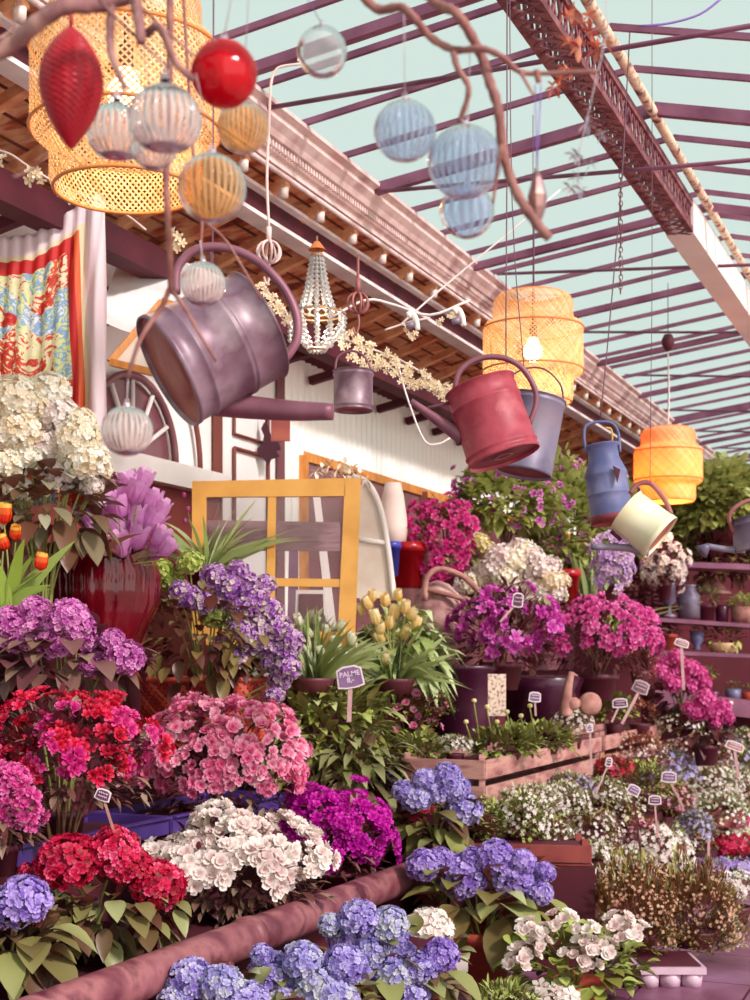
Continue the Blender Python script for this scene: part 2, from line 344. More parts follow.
# pipe along the bench edge
M_pipe = mat('rust_pipe', [(100, 40, 56), (132, 72, 82), (158, 98, 102), (88, 30, 46)], rough=0.5, scale=7, bump=0.35, detail=8)
pt = thing('clay_pipe', 'long rusty pink pipe lying along the edge of the lowest bench', 'pipe')
b = MB(); b.tube([B(u, -2.37, 0.465) for u in (1.5, 3.4, 5.0, 7.4)], 0.068, 20); b.build('pipe', M_pipe, pt)
for u in (4.36, 6.0):
    b = MB(); b.tube([B(u, -2.37, 0.465), B(u+0.05, -2.37, 0.465)], [0.076, 0.076], 20); b.build('joint_collar', M_pipe, pt)
M_blue = mat('blue_trough', [(66, 38, 112), (92, 64, 146)], rough=0.5, scale=6)
for (u0, u1, lab) in ((2.6, 4.92, 'blue purple trough edge under the red azaleas, nearest the left edge'), (4.95, 5.9, 'blue purple trough section under the pink azalea'), (6.05, 7.5, 'blue purple trough under the leafy green plants')):
    t = thing('planting_trough', lab, 'trough')
    b = MB(); b.beam(B(u0, -3.03, 0.775), B(u1, -3.03, 0.775), 0.012, 0.07); b.beam(B(u0, -3.42, 0.775), B(u1, -3.42, 0.775), 0.012, 0.07); b.beam(B(u0, -3.225, 0.745), B(u1, -3.225, 0.745), 0.38, 0.01)
    b.beam(B(u0, -3.03, 0.775), B(u0, -3.42, 0.775), 0.012, 0.07); b.beam(B(u1, -3.03, 0.775), B(u1, -3.42, 0.775), 0.012, 0.07); b.build('trough_body', M_blue, t, smooth=False)
    b = MB(); b.beam(B(u0+.02, -3.225, 0.765), B(u1-.02, -3.225, 0.765), .36, .02); b.build('soil', M_dark, t, smooth=False)
    b = MB(); b.beam(B(u0, -3.02, 0.808), B(u1, -3.02, 0.808), 0.03, 0.008); b.build('trough_lip', M_blue, t, smooth=False)
# ---------------- plant library ----------------
def petal(L, W, z0, z1, z2, cup=0.0):
    """one petal pointing +X: heights z0 (base), z1 (middle), z2 (tip)"""
    vs = [(0, 0, z0), (L*.55, W*.5, z1+cup), (L*.92, W*.38, z2+cup), (L, 0, z2), (L*.92, -W*.38, z2+cup), (L*.55, -W*.5, z1+cup), (L*.55, 0, z1)]
    return vs, [(0, 6, 1), (6, 3, 2, 1), (6, 5, 4, 3), (0, 5, 6)]
def ring(mb, n, M, L, W, z0, z1, z2, cup, tint, rnd=None, jit=0.1):
    for k in range(n):
        j = 1+(rnd.random()-.5)*2*jit if rnd else 1
        vs, fs = petal(L*j, W, z0, z1, z2*j, cup)
        tt = tint+((rnd.random()-.5)*0.2 if rnd else 0)
        mb.add(vs, fs, M @ Matrix.Rotation(2*pi*k/n+(rnd.random()-.5)*0.3 if rnd else 2*pi*k/n, 4, 'Z'), [tt-.3, tt+.1, tt+.1, tt-.3])
def fib(n, rnd=None, zmin=-1.0, j=0.0):
    out = []
    for i in range(n):
        z = 1-(i+0.5)/n*(1-zmin); a = i*2.39996+(rnd.random()-.5)*j if rnd else i*2.39996; r = sqrt(max(0, 1-z*z)); out.append(Vector((r*cos(a), r*sin(a), z)))
    return out
CACHE = {}
def t_hydrangea(m, seed, n=150, fl=0.175, core=None):
    k = ('hyd', m.name, seed, n)
    if k in CACHE: return CACHE[k]
    R = random.Random(seed); b = MB()
    for d in fib(n, R, -0.55, 0.5):
        d = (d+Vector(((R.random()-.5)*.16, (R.random()-.5)*.16, (R.random()-.5)*.16))).normalized(); rr = 1+(R.random()-.5)*0.12
        M = Matrix.Translation(Vector((d.x, d.y, d.z*0.9))*rr*0.88) @ frame_to(d+Vector((R.random()-.5, R.random()-.5, R.random()-.5))*1.05, R.random()*6).to_matrix().to_4x4()
        ring(b, 4, M, fl, fl*1.05, 0, 0.015, 0.035, 0.025, R.random(), R, 0.12)
    cv = fib(60, None, -0.8); # dark core ball
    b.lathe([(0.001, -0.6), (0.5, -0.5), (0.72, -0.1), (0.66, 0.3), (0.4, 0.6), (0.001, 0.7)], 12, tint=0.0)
    CACHE[k] = mesh_of(b, 'flower_head', m); return CACHE[k]
def t_blossom(m, seed, nb=3, np_=5, W=0.8, cup=0.06, spread=0.55):
    """a truss of nb open funnel blossoms, radius about 1"""
    k = ('blo', m.name, seed, nb, np_, W)
    if k in CACHE: return CACHE[k]
    R = random.Random(seed); b = MB()
    for i in range(nb):
        a = 2*pi*i/nb+R.random(); off = Vector((cos(a), sin(a), 0))*spread*(0.9 if nb > 1 else 0)*(0.15 if (nb >= 5 and i == 0) else 1.15 if nb >= 5 else 1); nrm = Vector((0, 0, 1))+off*0.9+Vector(((R.random()-.5), (R.random()-.5), 0))*.5
        M = Matrix.Translation(off+Vector((0, 0, R.random()*0.25))) @ frame_to(nrm, R.random()*6).to_matrix().to_4x4()
        t = R.random(); S_ = 0.62 if nb < 5 else 0.46; ring(b, np_, M, S_, 0.5*W*1.15*S_/.62, -0.12, 0.10, 0.16, cup, t, R, 0.15)
        ring(b, np_, M @ Matrix.Rotation(0.6, 4, 'Z'), 0.36*S_/.62, 0.32*W*S_/.62, -0.06, 0.16, 0.26, cup, max(0, t-0.3), R, 0.2)
    CACHE[k] = mesh_of(b, 'blossom', m); return CACHE[k]
def leaf(mb, base, d, L, W, droop, tint, R, seg=3, up=None, fold=0.18):
    """a leaf from base along d, drooping"""
    d = Vector(d).normalized(); s = d.cross(up or Vector((0, 0, 1)))
    if s.length < .05: s = Vector((1, 0, 0))
    s.normalize(); n = s.cross(d).normalized(); pr = (0.1, 0.62, 0.93, 1.0, 0.86, 0.52, 0.0) if seg == 4 else (0.15, 1.0, 0.8, 0.0)
    k = len(pr)-1; vs = []
    for i in range(k+1):
        t = i/k; c = Vector(base)+d*(L*t)+Vector((0, 0, -1))*(droop*L*t*t*.8); w_ = W*.5*pr[i]
        vs += [c-s*w_+n*w_*fold*2, c, c+s*w_+n*w_*fold*2]
    fs = []
    for i in range(k):
        a = i*3; fs += [(a, a+1, a+4, a+3), (a+1, a+2, a+5, a+4)]
    mb.add(vs, fs, None, tint)
def t_leafball(key, n, L, W, droop, seed, seg=3, zmin=-0.75, inner=0.45):
    pass
def foliage(n, rx, ry, rz, c, L, W, droop, R, seg=3, zmin=-0.7, inner=0.5, lump=0.2, tmin=0.0, lift=0.25, backcut=True):
    b = MB()
    for d in fib(n, R, zmin, 1.5):
        if backcut and d.y > 0.75: continue
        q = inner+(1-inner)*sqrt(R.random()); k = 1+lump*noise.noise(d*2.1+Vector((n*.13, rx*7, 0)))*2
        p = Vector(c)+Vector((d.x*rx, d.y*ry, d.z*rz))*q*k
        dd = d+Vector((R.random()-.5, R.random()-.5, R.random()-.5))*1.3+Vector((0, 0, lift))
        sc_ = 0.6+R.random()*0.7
        leaf(b, p, dd, L*sc_, W*sc_, droop*(0.5+R.random()), tmin+(1-tmin)*(R.random()*0.65+0.35*q*max(0, (d.z+1)/2)), R, seg)  # tint rises outward and upward: canopy shading put into the leaf colour
    return b
def cone_pot(parent, m, r, h, name='pot', rim=True, loc=(0, 0, 0)):
    b = MB(); p = [(0.001, 0), (r*.72, 0), (r*.95, h*.8)]
    if rim: p += [(r*1.06, h*.8), (r*1.06, h), (r*.97, h), (r*.93, h*.82), (0.001, h*.8)]
    else: p += [(r, h), (r*.94, h), (r*.9, h*.85), (0.001, h*.84)]
    b.lathe(p, 20); o = b.build(name, m, parent, loc=loc); 
    return o
def stemsto(parent, m, pts, base, r0=0.006, n=5, name='stems', R=None):
    b = MB()
    for p in pts:
        p = Vector(p); a = Vector(base)+Vector(((R.random()-.5)*.05, (R.random()-.5)*.05, 0)) if R else Vector(base)
        mid = (a+p)/2+Vector((p.x-a.x, p.y-a.y, 0))*-0.15
        b.tube(bez([a, mid, p], 4), [r0, r0*.6], n, cap=False)
    return b.build(name, m, parent)

G = lambda *c: c
M_stem = mat('stem', [(110, 50, 50), (130, 100, 60)], rough=0.6, scale=20)  # maroon stop puts the shade tint into the stems
M_stemg = mat('green_stem', [(120, 130, 60), (160, 160, 90)], rough=0.5, scale=20)
def leafmat(name, cols, back=(110, 50, 60), rough=0.38, trans=0.15): return mat(name, cols, rough=rough, attr=True, trans=trans, backface=back, scale=40)  # maroon stops and undersides paint leaf shade, pale stops the highlight
LF_AZ = leafmat('azalea_leaf', [(84, 30, 44), (110, 66, 62), (148, 120, 100), (186, 172, 150)])
LF_HY = leafmat('hydrangea_leaf', [(88, 40, 44), (112, 88, 58), (146, 148, 88), (184, 192, 150)], back=(140, 70, 66))
LF_DK = leafmat('dark_leaf', [(66, 20, 36), (92, 44, 50), (124, 96, 78)])
LF_GR = leafmat('fresh_leaf', [(116, 96, 52), (148, 160, 70), (182, 198, 100), (216, 224, 160)], back=(120, 110, 66))
LF_TU = leafmat('tulip_leaf', [(112, 128, 74), (148, 168, 96), (190, 204, 150), (216, 222, 186)], back=(150, 160, 100))
LF_OL = leafmat('olive_leaf', [(116, 76, 50), (144, 130, 66), (176, 170, 90), (204, 202, 130)], back=(130, 80, 60))
LF_RS = leafmat('rusty_leaf', [(120, 50, 48), (160, 92, 66), (196, 140, 96), (220, 180, 140)], back=(140, 70, 60))
LF_SG = leafmat('sage_leaf', [(120, 100, 76), (150, 154, 96), (186, 192, 136), (216, 218, 180)], back=(140, 130, 90))
def pm(name, *cols, trans=0.3, rnd=0.25): return mat(name, cols, rough=0.55, attr=True, trans=trans, rnd=rnd, scale=30)
P_PINK = pm('pink_petal', (222, 88, 140), (242, 142, 182), (250, 182, 204), (252, 208, 220))
P_RED = pm('red_petal', (160, 4, 34), (220, 20, 64), (238, 40, 96), (244, 96, 150))
P_MAG = pm('magenta_petal', (176, 0, 150), (214, 10, 180), (230, 60, 196))
P_HOT = pm('hot_pink_petal', (196, 20, 120), (226, 60, 150), (240, 110, 176))
P_WHITE = pm('white_petal', (226, 198, 194), (244, 230, 224), (252, 244, 236), (255, 250, 244))
P_CREAM = pm('cream_petal', (240, 216, 176), (248, 240, 216), (254, 251, 240), (250, 252, 244))
P_BLUE = pm('blue_petal', (130, 104, 190), (168, 150, 218), (194, 184, 232), (216, 214, 234))
P_BLUEW = pm('pale_blue_petal', (146, 130, 206), (172, 164, 222), (202, 202, 224), (218, 222, 200))
P_VIO = pm('violet_petal', (124, 84, 184), (166, 136, 216), (192, 166, 230), (208, 188, 236))
P_LIL = pm('lilac_petal', (160, 44, 140), (206, 100, 184), (228, 146, 208), (236, 170, 216))
P_REDH = pm('crimson_petal', (140, 0, 36), (204, 6, 60), (226, 30, 96), (240, 120, 160))
P_LIME = pm('lime_petal', (160, 176, 70), (190, 206, 104), (214, 222, 150))
P_LIMV = pm('mixed_petal', (150, 74, 168), (182, 118, 204), (212, 168, 218), (230, 214, 206), (210, 214, 150), rnd=0.1)
P_TUL = pm('lilac_tulip_petal', (214, 124, 200), (232, 160, 220), (244, 196, 236))
P_RHO = pm('rhododendron_petal', (190, 40, 160), (216, 84, 190), (232, 140, 214))
P_ORC = pm('orchid_pink_petal', (206, 50, 140), (228, 96, 172), (240, 140, 196))

def seat(px, py, Y, base_z):
    """root position below the pixel point, on the height base_z"""
    p = at(px, py, Y); return Vector((p.x, p.y, base_z)), p.z-base_z
def bush(name, label, cat, px, py, Y, rx, ry, base_z, petal_m, fsize, n, leaf_m, lsize=(0.05, 0.022), nleaf=260, group=None, nb=3, np_=5, W=0.8, seed=1, zmin=-0.45, lump=0.3, pot=None, potr=None, fname='blossom', cover=1.0, droop=0.2, mats2=None, dy=0.75, stuff=0):
    R = random.Random(seed*17+int(px)); loc, hz = seat(px, py, Y, base_z); t = thing(name, label, cat, loc, group)
    X = rx*Y/FPX; Z = ry*Y/FPX; D = X*dy; c = Vector((0, 0, hz))
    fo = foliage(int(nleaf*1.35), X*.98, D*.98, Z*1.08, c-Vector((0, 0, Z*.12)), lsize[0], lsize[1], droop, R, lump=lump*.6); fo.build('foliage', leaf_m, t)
    ph = max(0.06, hz-Z*.8); pr = potr or min(X*.45, 0.13)
    cone_pot(t, pot or M_potdark, pr, min(ph, 0.16))
    pts = [c+Vector((d.x*X, d.y*D, d.z*Z))*.6 for d in fib(9, R, 0)]
    stemsto(t, M_stem, pts, (0, 0, min(ph, 0.16)*.8), 0.007, R=R)
    f = fsize*Y/FPX/1.1; k = 0
    for d in fib(int(n*1.5), R, zmin, 0.6):
        if d.y > 0.35: continue
        if R.random() > cover: continue
        q = 1+lump*noise.noise(d*2.3+Vector((px*.11, seed, 0)))*2
        p = c+Vector((d.x*X, d.y*D, d.z*Z))*q*(0.9+R.random()*.16)
        mm = petal_m if not mats2 or R.random() > mats2[1] else mats2[0]
        inst(fname, t_blossom(mm, R.randrange(4), nb, np_, W), t, p, q=frame_to(d+Vector((0, -.35, .25))+Vector((R.random()-.5, R.random()-.5, R.random()-.5))*.5, R.random()*6), scale=f*(0.8+R.random()*.45)); k += 1
        if k >= 100: break
    return t
def hydrangea(label, heads, leaves, Y, base_z, m, seed=1, pot=None, potr=0.09, group=None, leafm=None, L=0.13, nleaf=46, name='hydrangea', n=150, cat='hydrangea', poth=0.14, mats2=None):
    """heads: (px, py, r_px[, dY]); leaves: canopy (px, py, rx, ry)"""
    R = random.Random(seed); px, py, rx, ry = leaves; loc, hz = seat(px, py, Y, base_z); t = thing(name, label, cat, loc, group)
    X = rx*Y/FPX; Z = ry*Y/FPX; c = Vector((0, 0, hz))
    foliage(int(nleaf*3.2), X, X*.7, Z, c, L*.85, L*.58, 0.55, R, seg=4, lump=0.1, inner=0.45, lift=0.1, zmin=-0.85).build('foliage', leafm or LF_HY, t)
    ph = max(0.06, min(poth, hz-Z*.5)); cone_pot(t, pot or M_potdark, potr, ph)
    tips = []
    for i, h in enumerate(heads):
        dY = h[3] if len(h) > 3 else -0.10+0.25*(HOR+200-h[1]-300)/400*0+(R.random()-.5)*0.08
        p = at(h[0], h[1], Y+dY)-loc; r = h[2]*(Y+dY)/FPX; tips.append(p-Vector((0, 0, r*.5)))
        mm = m if not mats2 else (mats2[i % len(mats2)])
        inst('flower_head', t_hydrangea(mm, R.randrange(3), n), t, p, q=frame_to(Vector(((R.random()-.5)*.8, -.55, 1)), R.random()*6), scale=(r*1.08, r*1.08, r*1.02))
    stemsto(t, M_stemg, tips, (0, 0, ph*.8), 0.006, R=R)
    return t
M_potdark = mat('dark_pot', [(84, 26, 44), (104, 44, 58)], rough=0.5, scale=5)
M_terra = mat('terracotta', [(170, 60, 50), (206, 92, 66)], rough=0.7, scale=6, bump=0.1)
M_potred = mat('red_glazed', [(150, 8, 20), (200, 30, 40)], rough=0.12, scale=4)
# small bedding plants: foliage mound plus countless tiny flowers
TF = {}
def mound(label, px, py, rx, ry, v, leaf_m, fl_m=None, nf=260, fs=0.011, nl=520, ls=(0.022, 0.009), group=None, seed=1, Y=None, pot=None, name='bedding_plant', base=None, up=0.35, cat='plant'):
    Y = Y or yv(px, v); R = random.Random(seed*31+int(px*3+py)); zb = H-(py+ry-HOR)/FPX*Y
    if base is not None: zb = base
    loc, hz = seat(px, py, Y, zb); t = thing(name, label, cat, loc, group)
    X = rx*Y/FPX; Z = ry*Y/FPX; D = X*.8; c = Vector((0, 0, hz-Z*.15))
    g = Y/8.0 if Y > 8 else 1.0
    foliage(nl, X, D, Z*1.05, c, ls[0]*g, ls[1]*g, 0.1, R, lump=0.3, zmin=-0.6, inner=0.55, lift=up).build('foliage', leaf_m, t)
    cone_pot(t, pot or M_potdark, X*.55, max(0.05, hz*0.5), rim=False)
    if fl_m:
        b = MB(); s = fs*g
        for d in fib(nf, R, -0.35, 1.0):
            if d.y > 0.6: continue
            q = (1+0.3*noise.noise(d*2.1+Vector((nl*.13, X*7, 0)))*1.2)*(0.92+R.random()*.2)
            p = c+Vector((d.x*X, d.y*D, d.z*Z*1.05))*q
            M = Matrix.Translation(p) @ frame_to(d+Vector((R.random()-.5, R.random()-.9, R.random()*.6)), R.random()*6).to_matrix().to_4x4() @ Matrix.Scale(s*(0.7+R.random()*.6), 4)
            t_ = R.random()
            for k in range(5):
                a = 2*pi*k/5; b.add([(0, 0, 0), (cos(a-.5)*.8, sin(a-.5)*.8, .1), (cos(a)*1.1, sin(a)*1.1, .15), (cos(a+.5)*.8, sin(a+.5)*.8, .1)], [(0, 1, 2, 3)], M, t_)
        o = b.build('flowers', fl_m, t); o['kind'] = 'stuff'
    return t
def tulip_mesh(m, seed, open_=0.25):
    k = ('tul', m.name, seed, open_)
    if k in CACHE: return CACHE[k]
    R = random.Random(seed); b = MB()
    for k_ in range(6):
        a = 2*pi*k_/6+(R.random()-.5)*.2; r0 = 0.9 if k_ % 2 else 0.82
        vs = []; prof = [(0.1, 0, 0.15), (0.42, 0.25, 0.5), (0.5, 0.65, 0.55), (0.44+open_*.2, 1.05, 0.42), (0.34+open_*.6, 1.3, 0.26)]
        for r, z, w_ in prof:
            for s_ in (-1, 0, 1): vs.append(((r*r0*(1 if s_ == 0 else .84))*cos(a)-s_*w_*.6*sin(a), (r*r0*(1 if s_ == 0 else .84))*sin(a)+s_*w_*.6*cos(a), z))
        fs = [(i*3+j, i*3+j+1, i*3+j+4, i*3+j+3) for i in range(4) for j in (0, 1)]
        tt = [0.2+R.random()*.2]*2+[0.4]*2+[0.6]*2+[0.95]*2
        b.add(vs, fs, None, tt)
    CACHE[k] = mesh_of(b, 'tulip_head', m); return CACHE[k]
def straps(parent, n, L, W, base, R, m, spread=0.6, droop=0.5, name='leaf_blades', lean=(0, 0)):
    b = MB()
    for i in range(n):
        a = R.random()*2*pi; t = R.random()*spread; l = L*(0.6+R.random()*.6); d = Vector((cos(a)*t+lean[0], sin(a)*t*.7+lean[1], 1)).normalized()
        s = d.cross(Vector((cos(a+1.3), sin(a+1.3), .2))).normalized(); dr = droop*(0.3+R.random()); vs = []; k = 7; p0 = Vector(base)+Vector(((R.random()-.5)*.06, (R.random()-.5)*.06, 0)); tt = R.random()
        for j in range(k+1):
            q = j/k; c = p0+d*l*q+Vector((d.x, d.y, -0.9))*dr*l*q*q*.7; w_ = W*.5*(1-q**2.2)*(0.6+.4*min(1, q*4))
            vs += [c-s*w_, c+s*w_]
        b.add(vs, [(2*j, 2*j+1, 2*j+3, 2*j+2) for j in range(k)], None, tt)
    return b.build(name, m, parent)
# ---------------- hanging objects ----------------
class PX:
    """a thing standing in its own upright plane at depth Y: pixel outlines become metres"""
    def __init__(s, cx, cy, Y): s.c = (cx, cy); s.Y = Y; s.loc = at(cx, cy, Y)
    def p(s, x, y, d=0.0): return Vector(((x-s.c[0])/FPX*s.Y, d, -(y-s.c[1])/FPX*s.Y))
    def r(s, r_): return r_/FPX*s.Y
def axis_M(p0, p1): 
    return Matrix.Translation(p0) @ frame_to(p1-p0).to_matrix().to_4x4(), (p1-p0).length
M_zinc = mat('aged_zinc', [(96, 64, 80), (142, 116, 130), (110, 76, 92), (166, 144, 152)], rough=0.4, metal=0.12, scale=5, bump=0.12, detail=8)
M_rustp = mat('rusty_base', [(150, 70, 66), (186, 104, 84)], rough=0.6, scale=9, bump=0.2)
M_redp = mat('faded_red_paint', [(144, 38, 54), (174, 68, 84), (158, 50, 66), (192, 100, 110)], rough=0.5, scale=7, bump=0.1, detail=8)
M_mauve = mat('mauve_metal', [(120, 70, 86), (146, 94, 108)], rough=0.45, metal=0.2, scale=9, bump=0.1)
M_grey = mat('grey_zinc', [(92, 80, 108), (126, 116, 138), (142, 128, 142)], rough=0.45, metal=0.12, scale=6, bump=0.1, detail=7)
M_bluep = mat('blue_paint', [(78, 82, 132), (106, 110, 156), (134, 134, 170)], rough=0.5, scale=6, bump=0.12, detail=8)
M_creamp = mat('cream_paint', [(226, 222, 176), (240, 236, 204)], rough=0.5, scale=6, bump=0.05)
M_brown = mat('brown_metal', [(140, 72, 76), (172, 110, 104)], rough=0.5, scale=9)
M_dk = mat('dark_inside', [(84, 20, 40)], rough=0.7)  # maroon soil and lining colour carries the shade tint
M_wire = mat('wire', [(110, 70, 90)], rough=0.5)
M_basedk = mat('dark_red_base', [(96, 28, 44), (130, 56, 62)], rough=.6, scale=9)
def can_body(X, base, top, r0, r1, m, mbase, parent, bands=(0.3, 0.72), skirt=0.04, lean=0.0, openTop=False):
    p0 = X.p(*base, -lean); p1 = X.p(*top, lean); M, L = axis_M(p0, p1); r0 = X.r(r0); r1 = X.r(r1); t = 0.004
    R_ = lambda q: r0+(r1-r0)*q
    prof = [(r0*.98, 0.012), (r0*.99, 0), (r0*1.02, 0), (r0*1.02, L*skirt), (R_(skirt), L*skirt+.002)]
    for q in bands:
        prof += [(R_(q), L*q-.006), (R_(q)+.0035, L*q-.002), (R_(q)+.0035, L*q+.002), (R_(q), L*q+.006)]
    prof += [(r1, L*.985), (r1+.005, L*.99), (r1+.005, L*1.0), (r1, L*1.005), (r1-.005, L), (r1-.006, L*.97)]
    b = MB(); b.lathe(prof, 48, M); 
    if openTop: b.lathe([(r1-.006, L*.97), (r0-.006, 0.014)], 48, M)
    else: b.lathe([(r1-.006, L*.97), (0.001, L*.94)], 48, M)
    b.build('body', m, parent)
    b = MB(); b.lathe([(r0*.985, 0.010), (r0*.6, 0.016), (r0*.56, 0.012), (r0*.3, 0.012), (0.001, 0.014)], 40, M); b.build('base_disc', mbase, parent)
def tubepx(X, pts, r, name, m, parent, d=0.0, n=10, sm=5, ds=None):
    P_ = [X.p(p[0], p[1], (p[2] if len(p) > 2 else d)) for p in pts]
    rr = [X.r(r[0]), X.r(r[-1])] if isinstance(r, (list, tuple)) else X.r(r)
    b = MB(); q = bez(P_, sm) if len(P_) > 2 else P_; b.tube(q, rr, n); return b.build(name, m, parent)

# big zinc can
X = PX(215, 345, 3.2); t = thing('watering_can', 'large aged zinc watering can hanging tilted, base down to the left', 'watering can', X.loc, 'hanging watering cans')
can_body(X, (170, 375), (256, 322), 58, 56, M_zinc, M_rustp, t, bands=(0.22, 0.62, 0.67), lean=0.035, skirt=0.05)
tubepx(X, [(176, 294), (177, 270), (189, 254), (208, 247), (234, 250), (260, 263), (283, 287), (296, 314), (297, 338), (290, 352), (283, 360)], 4.6, 'handle', M_mauve, t, n=12)
tubepx(X, [(196, 398, .03), (240, 404, .03), (290, 409, .02), (333, 411, .01)], [14, 8.5], 'spout', M_mauve, t, n=20)
# red can
X = PX(492, 420, 4.2); t = thing('watering_can', 'faded red watering can with mauve handle hanging in the middle', 'watering can', X.loc, 'hanging watering cans')
can_body(X, (504, 459), (480, 385), 36.5, 35, M_redp, M_basedk, t, bands=(0.12, 0.74), lean=0.012)
tubepx(X, [(455, 389), (459, 373), (471, 362), (488, 357), (507, 359), (523, 369), (534, 387), (536, 404), (529, 424)], 2.9, 'handle', M_mauve, t)
tubepx(X, [(463, 438), (436, 419), (411, 401)], [8, 2.8], 'spout', M_mauve, t)
tubepx(X, [(428, 408), (449, 403)], 1.6, 'brace', M_mauve, t)
M, L = axis_M(X.p(504, 459, -.012), X.p(480, 385, .012)); b = MB(); b.lathe([(0.022, 0.006), (0.026, 0.004), (0.03, 0.006)], 24, M); b.build('embossed_ring', M_brown, t)
# grey bucket behind the red can
X = PX(528, 435, 4.9); t = thing('bucket', 'grey zinc bucket hanging just behind the red watering can', 'bucket', X.loc, 'hanging buckets')
can_body(X, (522, 474), (536, 398), 29, 30, M_grey, M_basedk, t, bands=(0.93,), openTop=True, lean=0.008)
tubepx(X, [(564, 402), (560, 384), (544, 369), (524, 369), (508, 380), (506, 396)], 1.0, 'bail_handle', M_wire, t, n=6)
# small bucket
X = PX(353, 392, 4.4); t = thing('bucket', 'small dark zinc bucket hanging from the cage hook below the beam', 'bucket', X.loc, 'hanging buckets')
can_body(X, (353, 411), (353.5, 371), 19.5, 19.5, M_zinc, M_rustp, t, bands=(0.12, 0.9), openTop=True)
tubepx(X, [(335, 371), (338, 357), (351, 351), (364, 356), (372, 371)], 1.2, 'bail_handle', M_mauve, t, n=6)
# blue churn
X = PX(607, 485, 6.2); t = thing('milk_churn', 'blue painted milk churn with rusty bottom hanging from a wire', 'milk churn', X.loc)
M, L = axis_M(X.p(612, 524, -.01), X.p(602.5, 446, .01)); rr = X.r
b = MB(); b.lathe([(rr(20.5), L*.10), (rr(20.8), L*.3), (rr(20.6), L*.36), (rr(21.4), L*.37), (rr(21.4), L*.385), (rr(20.8), L*.39), (rr(20.6), L*.60), (rr(21.6), L*.62), (rr(21.4), L*.64), (rr(19.5), L*.70), (rr(15.4), L*.83), (rr(15), L*.98), (rr(17), L*1.0), (rr(17), L*1.02), (rr(14), L*1.02), (rr(13), L*.95), (.001, L*.93)], 40, M); b.build('body', M_bluep, t)
b = MB(); b.lathe([(rr(20.5), L*.105), (rr(20.8), L*.1), (rr(20.5), 0), (rr(19.5), 0.004), (rr(19), .02), (.001, .02)], 40, M); b.build('rusty_bottom', mat('rust_bottom', [(120, 40, 56), (150, 66, 70)], scale=9, bump=0.3), t)
tubepx(X, [(586, 452), (584, 436), (586, 426), (597, 422), (611, 423), (618, 432), (620, 452)], 1.5, 'handle', M_bluep, t, n=8)
b = MB(); b.prism([X.p(609, 469, -.097), X.p(616, 473, -.10), X.p(613, 486, -.105)], (0, -.012, 0)); b.build('latch', M_dk, t, smooth=False)
tubepx(X, [(612, 442, -.01), (611, 430, -.01), (605, 428, -.01)], 0.9, 'hook', mat('yellow_hook', [(226, 176, 80)]), t, n=6)
# cream can
X = PX(648, 520, 5.8); t = thing('watering_can', 'cream painted watering can hanging below the orange lamp shade', 'watering can', X.loc, 'hanging watering cans')
can_body(X, (660, 538), (627, 510), 24.5, 23, M_creamp, M_rustp, t, bands=(), skirt=0.12, lean=0.022)
tubepx(X, [(631, 493, .02), (638, 484, .02), (649, 482, .02), (658, 489, .02), (666, 501, .01), (671, 514, 0)], 2.6, 'handle', M_brown, t)
tubepx(X, [(650, 552, .03), (625, 547, .03), (592, 546.5, .02)], [4.5, 3.2], 'spout', M_grey, t)
tubepx(X, [(611, 531), (621, 540)], 2.2, 'brace', M_dk, t, n=6)
# grey can at the right edge
X = PX(760, 528, 6.4); t = thing('watering_can', 'lilac grey watering can with long flat spout at the right edge', 'watering can', X.loc, 'hanging watering cans')
can_body(X, (764, 546), (756, 514), 30, 24, M_grey, M_brown, t, bands=(0.8,))
tubepx(X, [(735, 534), (729, 518), (736, 507), (752, 500), (772, 503)], 2.2, 'handle', M_brown, t)
tubepx(X, [(745, 550), (725, 549), (706, 546)], [3.6, 3.0], 'spout', M_grey, t)
b = MB(); M, L = axis_M(X.p(708, 546), X.p(701, 552)); b.lathe([(rr(3), 0), (X.r(8), L), (.001, L*1.1)], 20, M); b.build('rose', M_grey, t)

# hanging wires, each its own
def wire(label, pts, Y, r=0.0012, cat='wire', name='hanging_wire', m=None, Y2=None):
    c = at(*pts[0], Y); n_ = len(pts); P_ = [at(p[0], p[1], Y+(Y2-Y)*i/(n_-1) if Y2 else Y)-c for i, p in enumerate(pts)]
    b = MB(); b.tube(bez(P_, 4) if n_ > 2 else P_, r, 5); o = b.build(name, m or M_wire, loc=c); return tag(o, label, cat)
wire('thin wire holding the red watering can', [(508, -257), (507, 20), (507, 150), (506, 300), (506, 359)], 4.2, 0.0022)
wire('long slanting wire holding the blue milk churn', [(630, 28), (622, 176), (616, 250), (608, 340), (600, 422)], 6.2, 0.003)
wire('thin wire hanging in front of the orange lamp shade', [(652, -10), (652, 275), (651, 380), (650, 484)], 5.8, 0.0016)
wire('pale cord hanging beside the dark bell to the orange lamp', [(668, 352), (669, 392), (668, 431)], 10.2, 0.006, m=M_flange)
wire('thin wire above the woven basket lamp', [(535, 168), (534, 240), (534, 304)], 7.0, 0.003)
wire('thin wire above the zinc watering can', [(214, -560), (213, 205), (210, 248)], 3.2, 0.002)
wire('short wire above the grey bucket', [(509, -140), (512, 200), (524, 369)], 4.9, 0.002)
wire('pale cable sagging between the beam and the eave', [(470, 300), (430, 315), (395, 305), (366, 300), (330, 318)], 5.6, 0.006, 'cable', 'cable', M_flange)
wire('cable swept up from the beam to the cornice', [(400, 325), (440, 290), (500, 240), (560, 190)], 5.4, 0.004, 'cable', 'cable', M_flange)
wire('white cable dangling below the red spout', [(398, 365), (408, 400), (424, 440), (438, 444), (450, 438)], 5.6, 0.004, 'cable', 'cable', M_flange)
wire('violet cable crossing the top right sky', [(722, -2), (700, 14), (670, 23), (640, 26)], 4.5, 0.004, 'cable', 'cable', mat('violet_cable', [(140, 110, 190)]))
